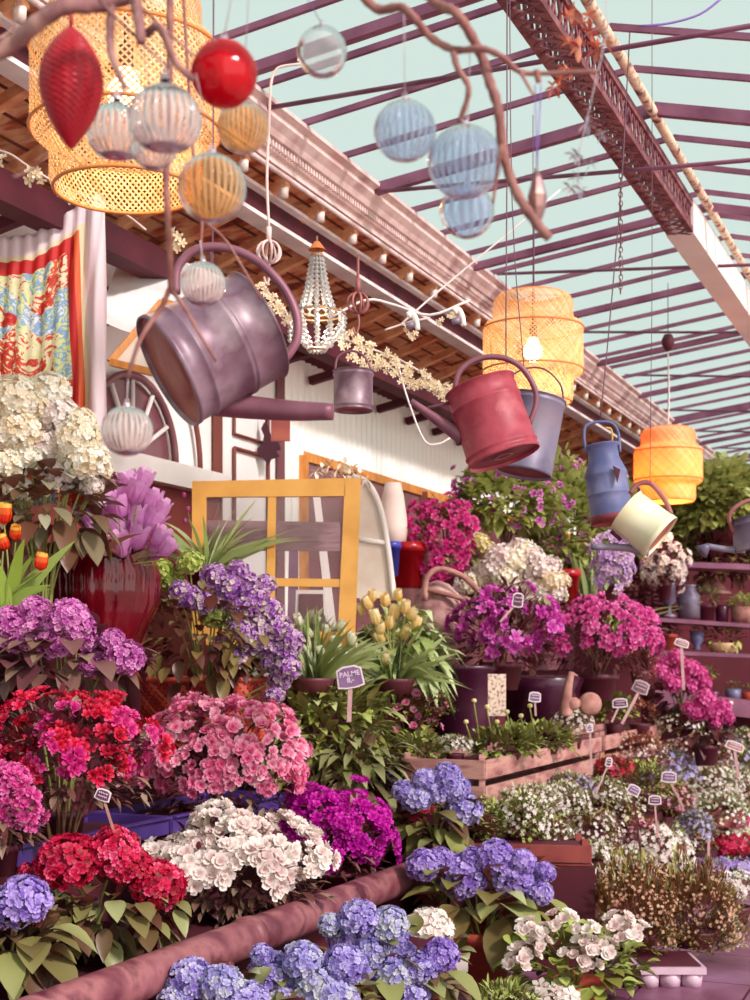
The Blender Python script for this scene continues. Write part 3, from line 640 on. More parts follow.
# chain hanging from the rod
X = PX(622, 200, 6.0); ch = thing('chain', 'thin metal chain dangling from the tie rod', 'chain', X.loc)
for i in range(26):
    b = MB(); b.tube([Vector((0.008*cos(a), 0.002, 0.014*sin(a))) for a in [2*pi*k/8 for k in range(9)]], 0.0022, 5)
    if i == 0: lm = mesh_of(b, 'link', M_truss)
    inst('link', lm, ch, X.p(621+0.4*sin(i), 176+i*4.6), rot=(0, 0, (i % 2)*pi/2))
# little dark bell
X = PX(668, 343, 9.6); t = thing('bell', 'small dark bell shape hanging high under the glass roof', 'bell', X.loc)
b = MB(); b.lathe([(.001, X.r(9)), (X.r(4), X.r(8.2)), (X.r(6.5), X.r(3)), (X.r(6), -X.r(2)), (X.r(3), -X.r(7)), (.001, -X.r(8))], 20); b.build('body', M_dk, t)
b = MB(); b.tube([(0, 0, X.r(9)), (0, 0, X.r(60))], 0.003, 5); b.build('cord', M_wire, t)

# cage hooks
def cage(cx, cy, Y, r, h, top, label, m):
    X = PX(cx, cy, Y); t = thing('cage_hook', label, 'hook', X.loc, 'iron cage hooks')
    for k in range(4):
        a = pi*k/4+.3; b = MB(); b.tube([Vector((X.r(r)*sin(q)*cos(a), X.r(r)*sin(q)*sin(a), X.r(h)*cos(q))) for q in [2*pi*i/18 for i in range(19)]], X.r(1.3), 6); b.build('cage_wire', m, t)
    b = MB(); b.tube([X.p(cx, cy-h), X.p(cx, cy-h-14)], X.r(2.6), 10); b.build('socket', m, t)
    tubepx(X, [(cx, cy-h-12)]+top, 1.4, 'hanging_cord', m, t, n=6)
    tubepx(X, [(cx, cy+h), (cx+1, cy+h+10), (cx-2, cy+h+22), (cx-5, cy+h+14)], 1.2, 'lower_hook', m, t, n=6)
cage(269, 252, 3.7, 12, 11, [(267, 177), (269, 127), (271, 84), (276, 70), (284, 66), (300, 64)], 'pale iron cage hook on a long looping cord beside the zinc can', M_corn)
cage(358, 303, 4.6, 11, 10, [(358, 266), (358, 255)], 'iron cage hook under the beam above the small bucket', M_brown)

# crystal chandelier
M_crys = glass('crystal', (255, 250, 244), op=0.8, rough=0.05, gl=0.6)
X = PX(317, 300, 5.2); t = thing('crystal_chandelier', 'small crystal chandelier with bead strands hanging under the beam', 'chandelier', X.loc)
b = MB(); oc = [(1, 0, 0), (0, 1, 0), (-1, 0, 0), (0, -1, 0), (0, 0, 1.1), (0, 0, -1.1)]; of = [(0, 1, 4), (1, 2, 4), (2, 3, 4), (3, 0, 4), (1, 0, 5), (2, 1, 5), (3, 2, 5), (0, 3, 5)]
b.add([Vector(v)*0.0105 for v in oc], of); bead = mesh_of(b, 'crystal_bead', M_crys, False)
def strand(p, q, n, bulge=0):
    m_ = MB()
    for i in range(n):
        s = i/(n-1); c = p.lerp(q, s); o_ = Vector((c.x, c.y, 0)); c = c+o_*bulge*sin(pi*s); m_.add([Vector(v)*0.0105+c for v in oc], of)
    m_.build('crystal_strand', M_crys, t, smooth=False)
for k in range(12):
    a = 2*pi*k/12; r = X.r
    strand(Vector((r(5)*cos(a), r(5)*sin(a), r(44))), Vector((r(18)*cos(a), r(18)*sin(a), -r(10))), 13, -.15)
    strand(Vector((r(27)*cos(a), r(27)*sin(a), -r(14))), Vector((r(8)*cos(a), r(8)*sin(a), -r(50))), 9, .35)
    if k % 2 == 0: strand(Vector((r(27)*cos(a), r(27)*sin(a), -r(14))), Vector((r(27)*cos(a), r(27)*sin(a), -r(40))), 7)
for r_, z_ in ((6, 44), (18, -11), (27, -14), (9, -50)):
    b = MB(); b.tube([(X.r(r_)*cos(2*pi*k/20), X.r(r_)*sin(2*pi*k/20), X.r(z_)) for k in range(21)], X.r(1.3), 6); b.build('brass_ring', mat('brass', [(200, 150, 110)], rough=0.3, metal=0.7), t)
b = MB(); b.tube([X.p(317, 300), X.p(317, 236)], X.r(1), 6); b.build('stem', MATS['brass'], t)
lc = bpy.data.lights.new('crystal_fill_light', 'POINT'); lc.energy = 2.5; lc.color = (1, .9, .78); lc.shadow_soft_size = .03; lco = bpy.data.objects.new('crystal_fill_light', lc); COL.objects.link(lco); lco.parent = t; lco.location = (0, -.02, -X.r(24))  # added point light inside, brightens the grey crystals
b = MB(); b.lathe([(.001, X.r(-12)), (.008, X.r(-16)), (.008, X.r(-22)), (.001, X.r(-26))], 8); b.build('added_bulb', mat('added_glow', [(255, 246, 226)], emit=((255, 244, 220), 3)), t)  # glowing bulb shape added to go with the fill light
b = MB(); b.lathe([(X.r(9), X.r(50)), (X.r(3), X.r(58)), (.001, X.r(59))], 12); b.build('canopy_cap', mat('orange_cap', [(214, 120, 60)]), t)

# ---------------- woven lamp shades ----------------
M_ratt = mat('woven_bamboo', [(214, 146, 92), (240, 190, 128), (250, 220, 170)], rough=0.5, attr=True, trans=0.25, scale=20)
M_ring = mat('bamboo_rim', [(222, 138, 70)], rough=0.5)
PR = [(0.150, .275), (.185, .265), (.2, .235), (.2, .155), (.207, .14), (.24, .13), (.25, .10), (.25, -.10), (.243, -.125), (.21, -.14), (.2, -.15), (.2, -.245), (.19, -.262)]
def walk(pr, n):
    L = [0]
    for a, b_ in zip(pr, pr[1:]): L.append(L[-1]+sqrt((a[0]-b_[0])**2+(a[1]-b_[1])**2))
    out = []
    for i in range(n+1):
        s = L[-1]*i/n; k = 0
        while k < len(L)-2 and L[k+1] < s: k += 1
        q = (s-L[k])/(L[k+1]-L[k]); out.append((pr[k][0]+(pr[k+1][0]-pr[k][0])*q, pr[k][1]+(pr[k+1][1]-pr[k][1])*q, s))
    return out
def weave_mesh(N, wd, turn, key):
    W_ = walk(PR, 40); b = MB(); R = random.Random(N)
    for sgn in (1, -1):
        for k in range(N):
            a0 = 2*pi*k/N; vs = []
            for r, z, s in W_:
                a = a0+sgn*turn*s; da = wd/2/r; rr_ = r+sgn*.0009
                vs += [(rr_*cos(a-da), rr_*sin(a-da), z), (rr_*cos(a+da), rr_*sin(a+da), z)]
            b.add(vs, [(2*i, 2*i+1, 2*i+3, 2*i+2) for i in range(40)], None, 0.3+R.random()*.7)
    return mesh_of(b, 'woven_shade', M_ratt)
wm = weave_mesh(78, 0.0068, 4.2, 0); wm2 = weave_mesh(84, 0.0085, 4.2, 0)
M_bulb = mat('lit_bulb', [(255, 246, 226)], emit=((255, 244, 220), 2.5))
def lamp(px, py, Y, label, mesh, lining, energy):
    X = PX(px, py, Y); t = thing('woven_pendant_lamp', label, 'lamp', X.loc, 'woven bamboo pendant lamps')
    inst('woven_shade', mesh, t, (0, 0, 0))
    for r, z in ((.252, -.105), (.19, -.262), (.252, .105), (.15, .275)):
        b = MB(); b.tube([(r*cos(2*pi*k/40), r*sin(2*pi*k/40), z) for k in range(41)], 0.005, 6, cap=False); b.build('shade_rim', M_ring, t)
    b = MB(); b.lathe([(.001, .07), (.022, .06), (.035, .03), (.05, 0), (.046, -.03), (.025, -.055), (.001, -.06)], 20); b.build('bulb', M_bulb, t)
    b = MB(); zr = (ZL+.0+(ZP-ZL)*(3.0-2.05)/(3.0-1.485))-X.loc.z; b.tube([(0, 0, .06), (0, 0, .3)], 0.006, 8); b.tube([(0, 0, .3), (0, 0, zr)], 0.0022, 6); b.tube([(0, 0, .06), (0, 0, .12)], 0.02, 10); b.build('lamp_cord', M_wire, t)
    b = MB()
    for k in range(3): a = 2*pi*k/3; b.tube([(0, 0, .275), (.15*cos(a), .15*sin(a), .275)], 0.003, 5)
    b.build('spider_frame', M_ring, t)
    if lining:
        b = MB(); b.lathe([(max(0.01, r-.006), z) for r, z in PR], 48); b.build('lining', mat('orange_lining', [(246, 150, 50), (250, 180, 90)], rough=0.7, scale=5, trans=0.5), t)
    l = bpy.data.lights.new('lamp_light', 'POINT'); l.energy = energy; l.color = (1.0, 0.74, 0.48); l.shadow_soft_size = 0.05
    lo = bpy.data.objects.new('lamp_light', l); COL.objects.link(lo); lo.parent = t; lo.location = (0, 0, -0.09)
lamp(126, 92, 3.72, 'large woven bamboo lamp shade at the top left behind the glass baubles', wm, False, 4)
lamp(533, 350, 7.0, 'woven bamboo lamp shade above the red watering can', wm, False, 8)
lamp(668, 466, 10.3, 'small glowing orange lamp shade farthest down the eave', wm2, True, 18)

# ---------------- glass ornaments ----------------
GL_RIB = glass('ribbed_glass', (252, 238, 230), op=0.5, rough=0.12, gl=0.22, attr=True, tint=(250, 240, 244))
GL_CLR = glass('clear_glass', (236, 244, 246), op=0.3, rough=0.03, gl=0.2)
GL_BLU = glass('bluish_glass', (200, 214, 236), op=0.36, rough=0.08, gl=0.13, attr=True, tint=(235, 240, 250))
GL_AMB = glass('amber_glass', (250, 220, 176), op=0.42, rough=0.15, gl=0.12, attr=True, tint=(250, 214, 160))
M_redg = mat('ruby_glass', [(186, 0, 18), (226, 14, 34)], rough=0.06, scale=3, trans=0.35)
M_redv = mat('red_pinecone', [(160, 0, 24), (206, 10, 44)], rough=0.35, attr=True, trans=0.15)
M_cap2 = mat('silver_cap', [(214, 196, 206)], rough=0.3, metal=0.5)
M_str = mat('string', [(226, 214, 220)], rough=0.7)
def bauble(px, py, r, Y, label, m, ribs=28, depth=0.03, shape='round', up=60, cap=True, string=M_str, to=None):
    X = PX(px, py, Y); t = thing('glass_bauble' if shape != 'cone' else 'pinecone_ornament', label, 'ornament', X.loc, 'hanging glass baubles' if shape != 'cone' else None); R_ = X.r(r)
    if shape == 'onion': pr = [(.001, 1.12), (.08, 1.1), (.12, 1.0), (.3, .9), (.62, .72), (.9, .4), (1.0, 0), (.92, -.42), (.66, -.74), (.3, -.86), (.08, -.82), (.001, -.8)]
    else: pr = [(max(.001, sin(pi*i/18)), cos(pi*i/18)) for i in range(19)]
    n = ribs*6 if ribs else 40
    b = MB(); b.lathe([(a*R_, z*R_) for a, z in pr], n, rib=(ribs, depth) if ribs else None, tfun=(lambda i, j: 0.5+0.5*cos(2*pi*(j+.5)*ribs/n)) if ribs else None); b.build('glass_ball', m, t)
    top = 1.12 if shape == 'onion' else 1.0
    if cap:
        b = MB(); b.lathe([(.14*R_, (top-.04)*R_), (.13*R_, (top+.1)*R_), (.06*R_, (top+.14)*R_), (.001, (top+.15)*R_)], 14); b.tube([(R_*.08*cos(q), 0, (top+.2)*R_+R_*.08*sin(q)) for q in [2*pi*k/10 for k in range(11)]], R_*.02, 5); b.build('cap', M_cap2, t)
    e_ = (at(to[0], to[1], to[2])-X.loc) if to else Vector((X.r(1), 0, (top+.1)*R_+X.r(up)))
    b = MB(); b.tube([(0, 0, (top+.1)*R_), e_], 0.0007, 5); b.build('string', string, t)
bauble(117, 132, 30, 2.15, 'pale ribbed onion shaped glass bauble, left of the larger one', GL_RIB, 24, .035, 'onion', to=(126, 91, 1.85))
bauble(165, 119, 36, 1.87, 'large pale ribbed onion shaped glass bauble near the branch', GL_RIB, 26, .035, 'onion', to=(165, 61, 1.85))
bauble(154, 148, 22, 2.1, 'small ribbed glass bauble half hidden behind the large onion bauble', GL_RIB, 22, .03, to=(143, 48, 1.86))
bauble(224, 74, 33, 1.95, 'shiny ruby red glass ball hanging at the top', M_redg, 8, .018, to=(236, -28, 1.85))
bauble(243, 128, 25, 2.2, 'amber textured glass ball under the ruby red ball', GL_AMB, 30, .03, to=(250, -32, 1.86))
bauble(212, 188, 34, 2.1, 'large amber tinted ribbed bauble above the zinc watering can', GL_AMB, 30, .012, to=(196, 74, 1.86))
bauble(203, 284, 22, 2.45, 'small clear ribbed bauble in front of the zinc watering can', GL_RIB, 28, .03, to=(200, 240, 2.45))
bauble(322, 52, 25, 2.1, 'smooth clear glass ball against the sky', GL_CLR, 0, 0, to=(297, -20, 1.9), string=mat('violet_cable', []) )
bauble(405, 131, 30, 2.05, 'lilac ribbed glass ball, left one of the two before the sky', GL_BLU, 24, .04, to=(404, 11, 2.0))
bauble(465, 162, 36, 2.1, 'largest lilac ribbed glass ball below the forked branch', GL_BLU, 26, .04, to=(460, 119, 2.0))
bauble(467, 211, 27, 2.2, 'frosty pale blue glass ball under the largest ribbed one', GL_BLU, 14, .012, to=(470, 50, 2.02))
bauble(127, 431, 25, 2.2, 'ribbed clear bauble hanging low in front of the arched window', GL_RIB, 26, .04, to=(128, 379, 2.2))
# red pinecone drop
X = PX(71, 88, 1.95); t = thing('pinecone_ornament', 'deep red velvety pinecone drop hanging at the top left', 'ornament', X.loc)
b = MB(); prof = []; n = 36; rows = 40; vs = []; fs = []; ts = []
for i in range(rows+1):
    q = i/rows; r = (sin(pi*q**0.92)**.82)*33*(1-.12*q); r = max(r, .5)
    for j in range(n):
        a = 2*pi*(j+0.5*(i % 2))/n; bump = 1+0.035*((i+j) % 2)
        vs.append((X.r(r)*bump*cos(a), X.r(r)*bump*sin(a), X.r(62-124*q)))
for i in range(rows):
    for j in range(n): fs.append((i*n+j, i*n+(j+1) % n, (i+1)*n+(j+1) % n, (i+1)*n+j)); ts.append((i+j) % 2*.8)
b.add(vs, fs, None, ts); b.build('cone_body', M_redv, t, smooth=False)
b = MB(); b.tube([(0, 0, X.r(60)), (0, 0, X.r(80))], 0.003, 6); b.build('stem', M_redv, t)
# leaf shaped ornament
X = PX(537, 198, 2.03); t = thing('seed_pod_ornament', 'dark pointed seed pod ornament hanging on a double thread', 'ornament', X.loc)
b = MB(); b.lathe([(.001, X.r(30)), (X.r(5), X.r(20)), (X.r(10), X.r(2)), (X.r(9), -X.r(10)), (X.r(4), -X.r(24)), (.001, -X.r(30))], 7); b.build('pod', mat('bronze_pod', [(110, 70, 84), (170, 130, 120)], rough=0.3, metal=0.5, scale=20), t, smooth=False)
b = MB(); b.tube([(0, 0, X.r(29)), X.p(535, 85)], 0.001, 5); b.tube([(0, 0, X.r(29)), X.p(541, 85)], 0.001, 5); b.build('thread', mat('violet_cable', []), t)

# ---------------- branches ----------------
M_bark = mat('bark', [(112, 70, 74), (150, 104, 102), (178, 134, 124)], rough=0.8, scale=30, bump=0.4, stretch=(1, 1, .4))
M_twig = mat('twig', [(132, 78, 78), (170, 120, 108)], rough=0.8, scale=30, bump=0.3)
def branch(label, Y, parts, m=M_bark, name='bare_branch'):
    X = PX(parts[0][0][0][0], parts[0][0][0][1], Y); t = thing(name, label, 'branch', X.loc)
    for i, (pts, r0, r1) in enumerate(parts):
        b = MB(); P_ = bez([X.p(p[0], p[1], 0.02*sin(k*1.7+i)) for k, p in enumerate(pts)], 6); n_ = len(P_)
        b.tube(P_, [X.r(r0+(r1-r0)*k/(n_-1))*(1+.10*sin(k*2.1)) for k in range(n_)], 10); b.build('limb' if i == 0 else 'twig', m, t)
branch('thick bare branch crossing the top left corner', 1.85, [([(-40, 62), (0, 43), (33, 29), (66, 13), (96, 1), (140, -14), (240, -30), (330, -34), (356, -20)], 9, 7), ([(109, -6), (109, 33), (115, 63), (126, 91)], 5, 3), ([(132, -8), (140, 22), (143, 48)], 6.5, 5), ([(146, 33), (162, 34), (175, 61), (192, 74)], 4.5, 3.5), ([(101, 5), (124, 28), (165, 61)], 1.6, 1.2), ([(120, -10), (150, 14), (192, 50)], 1.8, 1.5), ([(-10, 45), (8, 22), (20, -5)], 1.5, 1), ([(10, 174), (30, 166), (50, 157)], 1.5, 1)])
branch('forked hanging twig in front of the zinc watering can', 2.2, [([(170, -75), (168, 60), (167, 168), (169, 210), (169, 252), (169, 288)], 3.6, 2.9), ([(168, 286), (160, 307), (143, 341), (128, 378)], 2.8, 2.0), ([(169, 286), (184, 307), (200, 335), (215, 359)], 2.4, 1.4)], M_twig)
branch('thin straight stick slanting past the zinc can handle', 2.45, [([(180, -60), (190, 120), (200, 210), (228, 245), (261, 298)], 1.8, 1.2), ([(201, 218), (200, 262)], 1.2, 1.0)], M_twig)
branch('long forked branch sweeping down across the glass roof', 2.0, [([(352, -18), (376, 2), (400, 9), (413, 23), (432, 35), (456, 45), (481, 53), (502, 61), (522, 67), (550, 71), (596, 77)], 5, 2.2), ([(424, -14), (440, 3), (454, 18), (469, 33), (484, 54), (489, 81), (497, 114), (504, 152), (517, 187), (535, 225), (548, 241)], 5, 5), ([(454, 46), (457, 71), (468, 94), (460, 119)], 3.5, 2.6), ([(520, 70), (532, 101)], 2, 1.4), ([(535, 74), (538, 86)], 3, 3), ([(500, 150), (497, 175), (494, 200)], 2, 1.4)], M_twig)
# dry leaves on the girder
def dryleaves(label, spots, Y, m, L, name, cat, seed=3, hollow=False):
    R = random.Random(seed); X = PX(*spots[0], Y); t = thing(name, label, cat, X.loc)
    for (px, py) in spots:
        b = MB(); d0 = R.random()*6
        for k in range(5): leaf(b, (0, 0, 0), (cos(d0+k*1.05), (R.random()-.5)*.8, sin(d0+k*1.05)), L*(0.7+R.random()*.5), L*.5, .2, R.random(), R, seg=4)
        o = b.build('leaf', m, t, loc=X.p(px, py, (R.random()-.5)*.05))
    return t
dryleaves('cluster of curled orange brown dry leaves hanging at the girder', [(574, 8), (584, 20), (592, 30), (570, 38), (578, 50), (598, 48), (604, 42), (560, 82), (553, 90), (566, 72), (590, 12), (565, 22)], 2.6, mat('dry_leaf', [(176, 66, 50), (206, 110, 80), (226, 150, 120)], rough=0.6, attr=True, trans=0.2), 0.024, 'dry_leaf_cluster', 'leaves')
dryleaves('ghostly pale blue leaves hanging before the glass roof', [(585, 130), (580, 150), (590, 165), (572, 160), (600, 140), (577, 178), (568, 192), (583, 185)], 2.2, glass('ghost_leaf', (196, 206, 232), op=0.45), 0.016, 'pale_leaf_garland', 'leaves', 5)
g_ = bpy.data.objects['pale_leaf_garland']; b = MB(); X = PX(585, 130, 2.2); b.tube([X.p(577, 190), X.p(580, 150), X.p(590, 78, -.16), X.p(590, -1080, -.1)], .0008, 5); b.build('thread', M_str, g_)

# ---------------- flower string lights ----------------
M_fl = mat('cream_blossom_light', [(246, 226, 190), (252, 242, 220)], rough=0.5, attr=True, trans=0.3)
def garland(label, Y, pts, flowers, r, seed=1):
    X = PX(*pts[0], Y); t = thing('flower_string_light', label, 'string lights', X.loc, 'flower string lights'); R = random.Random(seed)
    tubepx(X, pts, 1.1, 'cable', M_corn, t, n=5)
    me = t_blossom(M_fl, 1, 3, 5, .6)
    for (x, y) in flowers:
        inst('blossom_light', me, t, X.p(x, y, -.01), q=frame_to((R.random()-.5, -1, R.random()-.5), R.random()*6), scale=X.r(r)*(0.8+R.random()*.4))
garland('string of white blossom lights under the eave at the far left', 4.4, [(-10, 148), (10, 154), (28, 166), (60, 185), (88, 197), (110, 206), (128, 216), (146, 230)], [(2, 162), (33, 178), (40, 177), (68, 196), (71, 198), (176, 236), (180, 246)], 9)
garland('dense string of pale blossom lights behind the small bucket', 5.3, [(338, 336), (360, 345), (380, 352), (400, 360), (425, 375), (452, 396)], [(340+i*4.6+4*sin(i*2.3), 336+i*2.4+5*cos(i*3.1)) for i in range(25)]+[(352+i*7, 357+i*3+3*sin(i)) for i in range(14)], 6, 3)
garland('short string of blossom lights behind the zinc can handle', 4.6, [(262, 285), (275, 300), (285, 310), (292, 330)], [(264, 290), (272, 298), (280, 306), (276, 312), (286, 318), (270, 308)], 7, 5)
garland('few blossom lights clinging on the cables beyond the beam', 5.4, [(385, 330), (410, 322), (430, 318)], [(407, 328), (413, 335), (440, 322), (452, 316)], 6, 7)
# porcelain insulators on the beam
for (x, y, lab) in ((412, 322, 'small white porcelain clip on the beam, left of the two'), (458, 318, 'white porcelain lamp holder on the beam, right of the two')):
    X = PX(x, y, 5.3); t = thing('porcelain_clip', lab, 'clip', X.loc)
    b = MB(); b.tube(bez([X.p(x-4, y-6), X.p(x, y-8), X.p(x+4, y-2), X.p(x+6, y+8)], 4), [X.r(4), X.r(2.5)], 10); b.build('holder', M_cap, t)
    b = MB(); b.tube([X.p(x-6, y+4), X.p(x+2, y+2)], X.r(3.5), 8); b.build('bracket', M_grey, t)
# iron bird ornament, plaque, pale curved sheet before the wall
X = PX(268, 448, 8.3); t = thing('iron_bird_ornament', 'black iron bird shaped ornament hanging before the white door', 'ornament', X.loc)
b = MB(); o_ = [(264, 422), (268, 425), (270, 432), (273, 438), (279, 443), (281, 449), (276, 450), (279, 456), (271, 459), (268, 466), (264, 459), (259, 456), (257, 449), (262, 444), (264, 436), (261, 429)]; b.prism([X.p(x, y) for x, y in o_], (0, .03, 0)); b.build('bird_body', mat('black_iron', [(70, 20, 40)], rough=0.6), t, smooth=False)
b = MB(); b.tube([X.p(266, 423), X.p(266, 410)], X.r(1), 5); b.build('hook', MATS['black_iron'], t)
X = PX(280, 429, 3.3); b = MB(); b.prism([X.p(271, 417), X.p(290, 417), X.p(290, 441), X.p(271, 441)], (0, .008, 0)); o = b.build('hanging_plaque', M_rustp, smooth=False, loc=X.loc); tag(o, 'small brick red plaque hanging below the zinc can spout', 'plaque')
X = PX(150, 300, 6.3); aw = thing('pale_curved_sheet', 'bright white curved sheet behind the scarf under the eave', 'awning', X.loc)
b = MB(); ns = 10; vs = []
for i in range(ns+1):
    for k in (0, 1): q = i/ns; vs.append(X.p(100+q*120, (232+q*22-12*sin(pi*q)) if k == 0 else (322-q*0+18*sin(pi*q)), -.05 if k else .45))
b.add(vs, [(2*i, 2*i+2, 2*i+3, 2*i+1) for i in range(ns)]); b.build('curved_sheet', mat('curved_sheet', [(236, 224, 222), (250, 246, 242)], rough=0.8), aw)
X = PX(140, 340, 6.2); t = thing('tilted_hopper_pane', 'wood framed pane tilted open above the arched window', 'window', X.loc)
q = [X.p(110, 362), X.p(158, 296, .1), X.p(215, 312, .1), X.p(190, 382)]
b = MB()
for a, c in zip(q, q[1:]+q[:1]): b.beam(a, c, .03, .03)
b.build('sash_frame', M_amber, t, smooth=False)
b = MB(); b.prism([p+Vector((0, .005, 0)) for p in q], (0, .01, 0)); b.build('pane', mat('dusty_pane', [(226, 206, 190), (240, 228, 214)], rough=0.3), t, smooth=False)

# ---------------- scarf ----------------
sm = bpy.data.materials.new('printed_silk'); sm.use_nodes = True; nt = sm.node_tree; N = nt.nodes; L_ = nt.links; bs = N['Principled BSDF']; bs.inputs['Roughness'].default_value = 0.45
uv = N.new('ShaderNodeUVMap'); uv.uv_map = 'UVMap'; sp = N.new('ShaderNodeSeparateXYZ'); L_.new(uv.outputs[0], sp.inputs[0])
nz = N.new('ShaderNodeTexNoise'); nz.inputs['Scale'].default_value = 5; nz.inputs['Detail'].default_value = 3; L_.new(uv.outputs[0], nz.inputs[0])
va = N.new('ShaderNodeVectorMath'); va.operation = 'MULTIPLY_ADD'; va.inputs[1].default_value = (.35, .35, 0); L_.new(nz.outputs['Color'], va.inputs[0]); L_.new(uv.outputs[0], va.inputs[2])
wv = N.new('ShaderNodeTexVoronoi'); wv.inputs['Scale'].default_value = 9; wv.feature = 'F1'; L_.new(va.outputs[0], wv.inputs[0])
sc2 = N.new('ShaderNodeSeparateColor'); L_.new(wv.outputs['Color'], sc2.inputs[0])
n2 = N.new('ShaderNodeTexNoise'); n2.inputs['Scale'].default_value = 2.6; L_.new(uv.outputs[0], n2.inputs[0])
n3 = N.new('ShaderNodeTexNoise'); n3.inputs['Scale'].default_value = 22; n3.inputs['Distortion'].default_value = 2.5; L_.new(uv.outputs[0], n3.inputs[0])
def mth(op, a, b_=None, v=0.5):
    m = N.new('ShaderNodeMath'); m.operation = op; L_.new(a, m.inputs[0])
    if b_ is not None: L_.new(b_, m.inputs[1])
    else: m.inputs[1].default_value = v
    return m.outputs[0]
f = mth('ADD', mth('MULTIPLY', sc2.outputs[0], v=.55), mth('MULTIPLY', n3.outputs['Fac'], v=.9)); f = mth('SUBTRACT', f, v=.22)
cr = N.new('ShaderNodeValToRGB'); cr.color_ramp.interpolation = 'CONSTANT'; e = cr.color_ramp.elements
for i, (p_, c) in enumerate([(0, (206, 40, 36)), (.22, (226, 90, 50)), (.34, (246, 236, 200)), (.48, (226, 236, 160)), (.60, (150, 186, 220)), (.74, (236, 240, 240)), (.88, (160, 140, 130))]):
    if i > 1: e.new(p_)
    e[i].position = p_; e[i].color = (*s2l(c), 1)
L_.new(f, cr.inputs[0])
def mixc(fac, a, bcol):
    m = N.new('ShaderNodeMix'); m.data_type = 'RGBA'; L_.new(fac, m.inputs[0]); L_.new(a, m.inputs[6]); m.inputs[7].default_value = (*s2l(bcol), 1); return m.outputs[2]
# uv.x = distance inwards from right hem, uv.y = distance down from the top hem (metres)
dmin = mth('MINIMUM', sp.outputs[0], sp.outputs[1])
c = mixc(mth('LESS_THAN', dmin, v=.14), cr.outputs[0], (214, 36, 34)); c = mixc(mth('LESS_THAN', sp.outputs[0], v=.11), c, (236, 110, 60)); c = mixc(mth('LESS_THAN', dmin, v=.092), c, (240, 224, 186)); c = mixc(mth('LESS_THAN', dmin, v=.075), c, (244, 224, 228))
L_.new(c, bs.inputs['Base Color']); bs.inputs['Emission Strength'].default_value = 0
tl = N.new('ShaderNodeBsdfTranslucent'); L_.new(c, tl.inputs[0]); ms = N.new('ShaderNodeMixShader'); ms.inputs[0].default_value = .3; L_.new(bs.outputs[0], ms.inputs[1]); L_.new(tl.outputs[0], ms.inputs[2]); L_.new(ms.outputs[0], N['Material Output'].inputs[0])
X = PX(104, 192, 5.85); nx, ny = 44, 50; vs = []; uvs = []
def topy(x):
    k = [(-60, 240), (0, 237), (33, 234), (63, 216), (86, 200), (105, 191)]
    for (a, b1), (c_, d_) in zip(k, k[1:]):
        if x <= c_: q = (x-a)/(c_-a); return b1+(d_-b1)*q
    return 191
for j in range(ny+1):
    for i in range(nx+1):
        x = -32+137*i/nx; ty = topy(x); y = ty+(505-ty)*j/ny; q = j/ny
        fold = 0.02*sin(x*.16+2)*q+0.035*sin(x*.31)*min(1, max(0, (x-62)/25))*(0.3+q)+0.012*sin(x*.5+y*.04)
        xx = x-(2.5*sin(y*.03)*q if i < nx else 0)
        vs.append(X.p(xx, y, fold)); uvs.append((X.r(105-x)*(1+.25*q)*.85, X.r(y-ty)*.85))
me = bpy.data.meshes.new('silk_cloth'); me.from_pydata([tuple(v) for v in vs], [], [(j*(nx+1)+i, j*(nx+1)+i+1, (j+1)*(nx+1)+i+1, (j+1)*(nx+1)+i) for j in range(ny) for i in range(nx)])
ul = me.uv_layers.new(name='UVMap')
for lp in me.loops: ul.data[lp.index].uv = uvs[lp.vertex_index]
me.materials.append(sm); me.polygons.foreach_set('use_smooth', [True]*len(me.polygons))
sf = thing('silk_scarf', 'colourful printed silk scarf with white hem draped at the left', 'scarf', X.loc); so = inst('silk_cloth', me, sf, (0, 0, 0))
sd = so.modifiers.new('thick', 'SOLIDIFY'); sd.thickness = 0.002
b = MB(); b.tube([X.p(105, 194), X.p(110, 200), X.p(112, 206)], X.r(2), 6); b.build('corner_knot', M_brown, sf)

# ---------------- yellow sash and things behind it ----------------
X = PX(275, 640, 7.0); t = thing('window_sash', 'yellow painted wooden window sash standing behind the lilac blooms', 'window frame', X.loc)
def bar(name, pts, th=.04, m=None, d=0): b = MB(); b.prism([X.p(x, y, d) for x, y in pts], (0, th, 0)); return b.build(name, m or M_sash, t, smooth=False)
M_sash = mat('yellow_paint', [(206, 144, 62), (230, 172, 84), (216, 154, 70)], rough=0.45, scale=3, bump=0.08)
bar('stile', [(345, 478), (361, 478), (355, 640), (337, 650)]); bar('stile', [(192, 481), (206, 481), (206, 640), (192, 640)])
bar('top_rail', [(206, 481), (345, 478), (345, 496), (206, 497)]); bar('bottom_rail', [(206, 628), (340, 632), (340, 648), (206, 645)])
bar('mullion', [(268, 496), (276, 496), (274, 640), (265, 640)], .03, d=.004); bar('glazing_bar', [(206, 577), (340, 579), (340, 587), (206, 585)], .03, d=.005)
b = MB(); b.prism([X.p(200, 490, .022), X.p(345, 490, .022), X.p(342, 640, .022), X.p(200, 640, .022)], (0, .002, 0)); b.build('pane', glass('old_pane', (240, 220, 220), op=.1, gl=.2), t, smooth=False)
def boardpx(name, label, pts, Y, m, th=.03, cat='board', part='panel', group=None):
    cx = sum(p[0] for p in pts)/len(pts); cy = max(p[1] for p in pts); X = PX(cx, cy, Y); t = thing(name, label, cat, X.loc, group)
    b = MB(); b.prism([X.p(x, y) for x, y in pts], (0, th, 0)); b.build(part, m, t, smooth=False); return t, X
M_greyw = mat('grey_wood', [(136, 94, 108), (168, 130, 136), (150, 110, 118)], rough=0.7, scale=6, bump=0.3, stretch=(1, 1, 6))
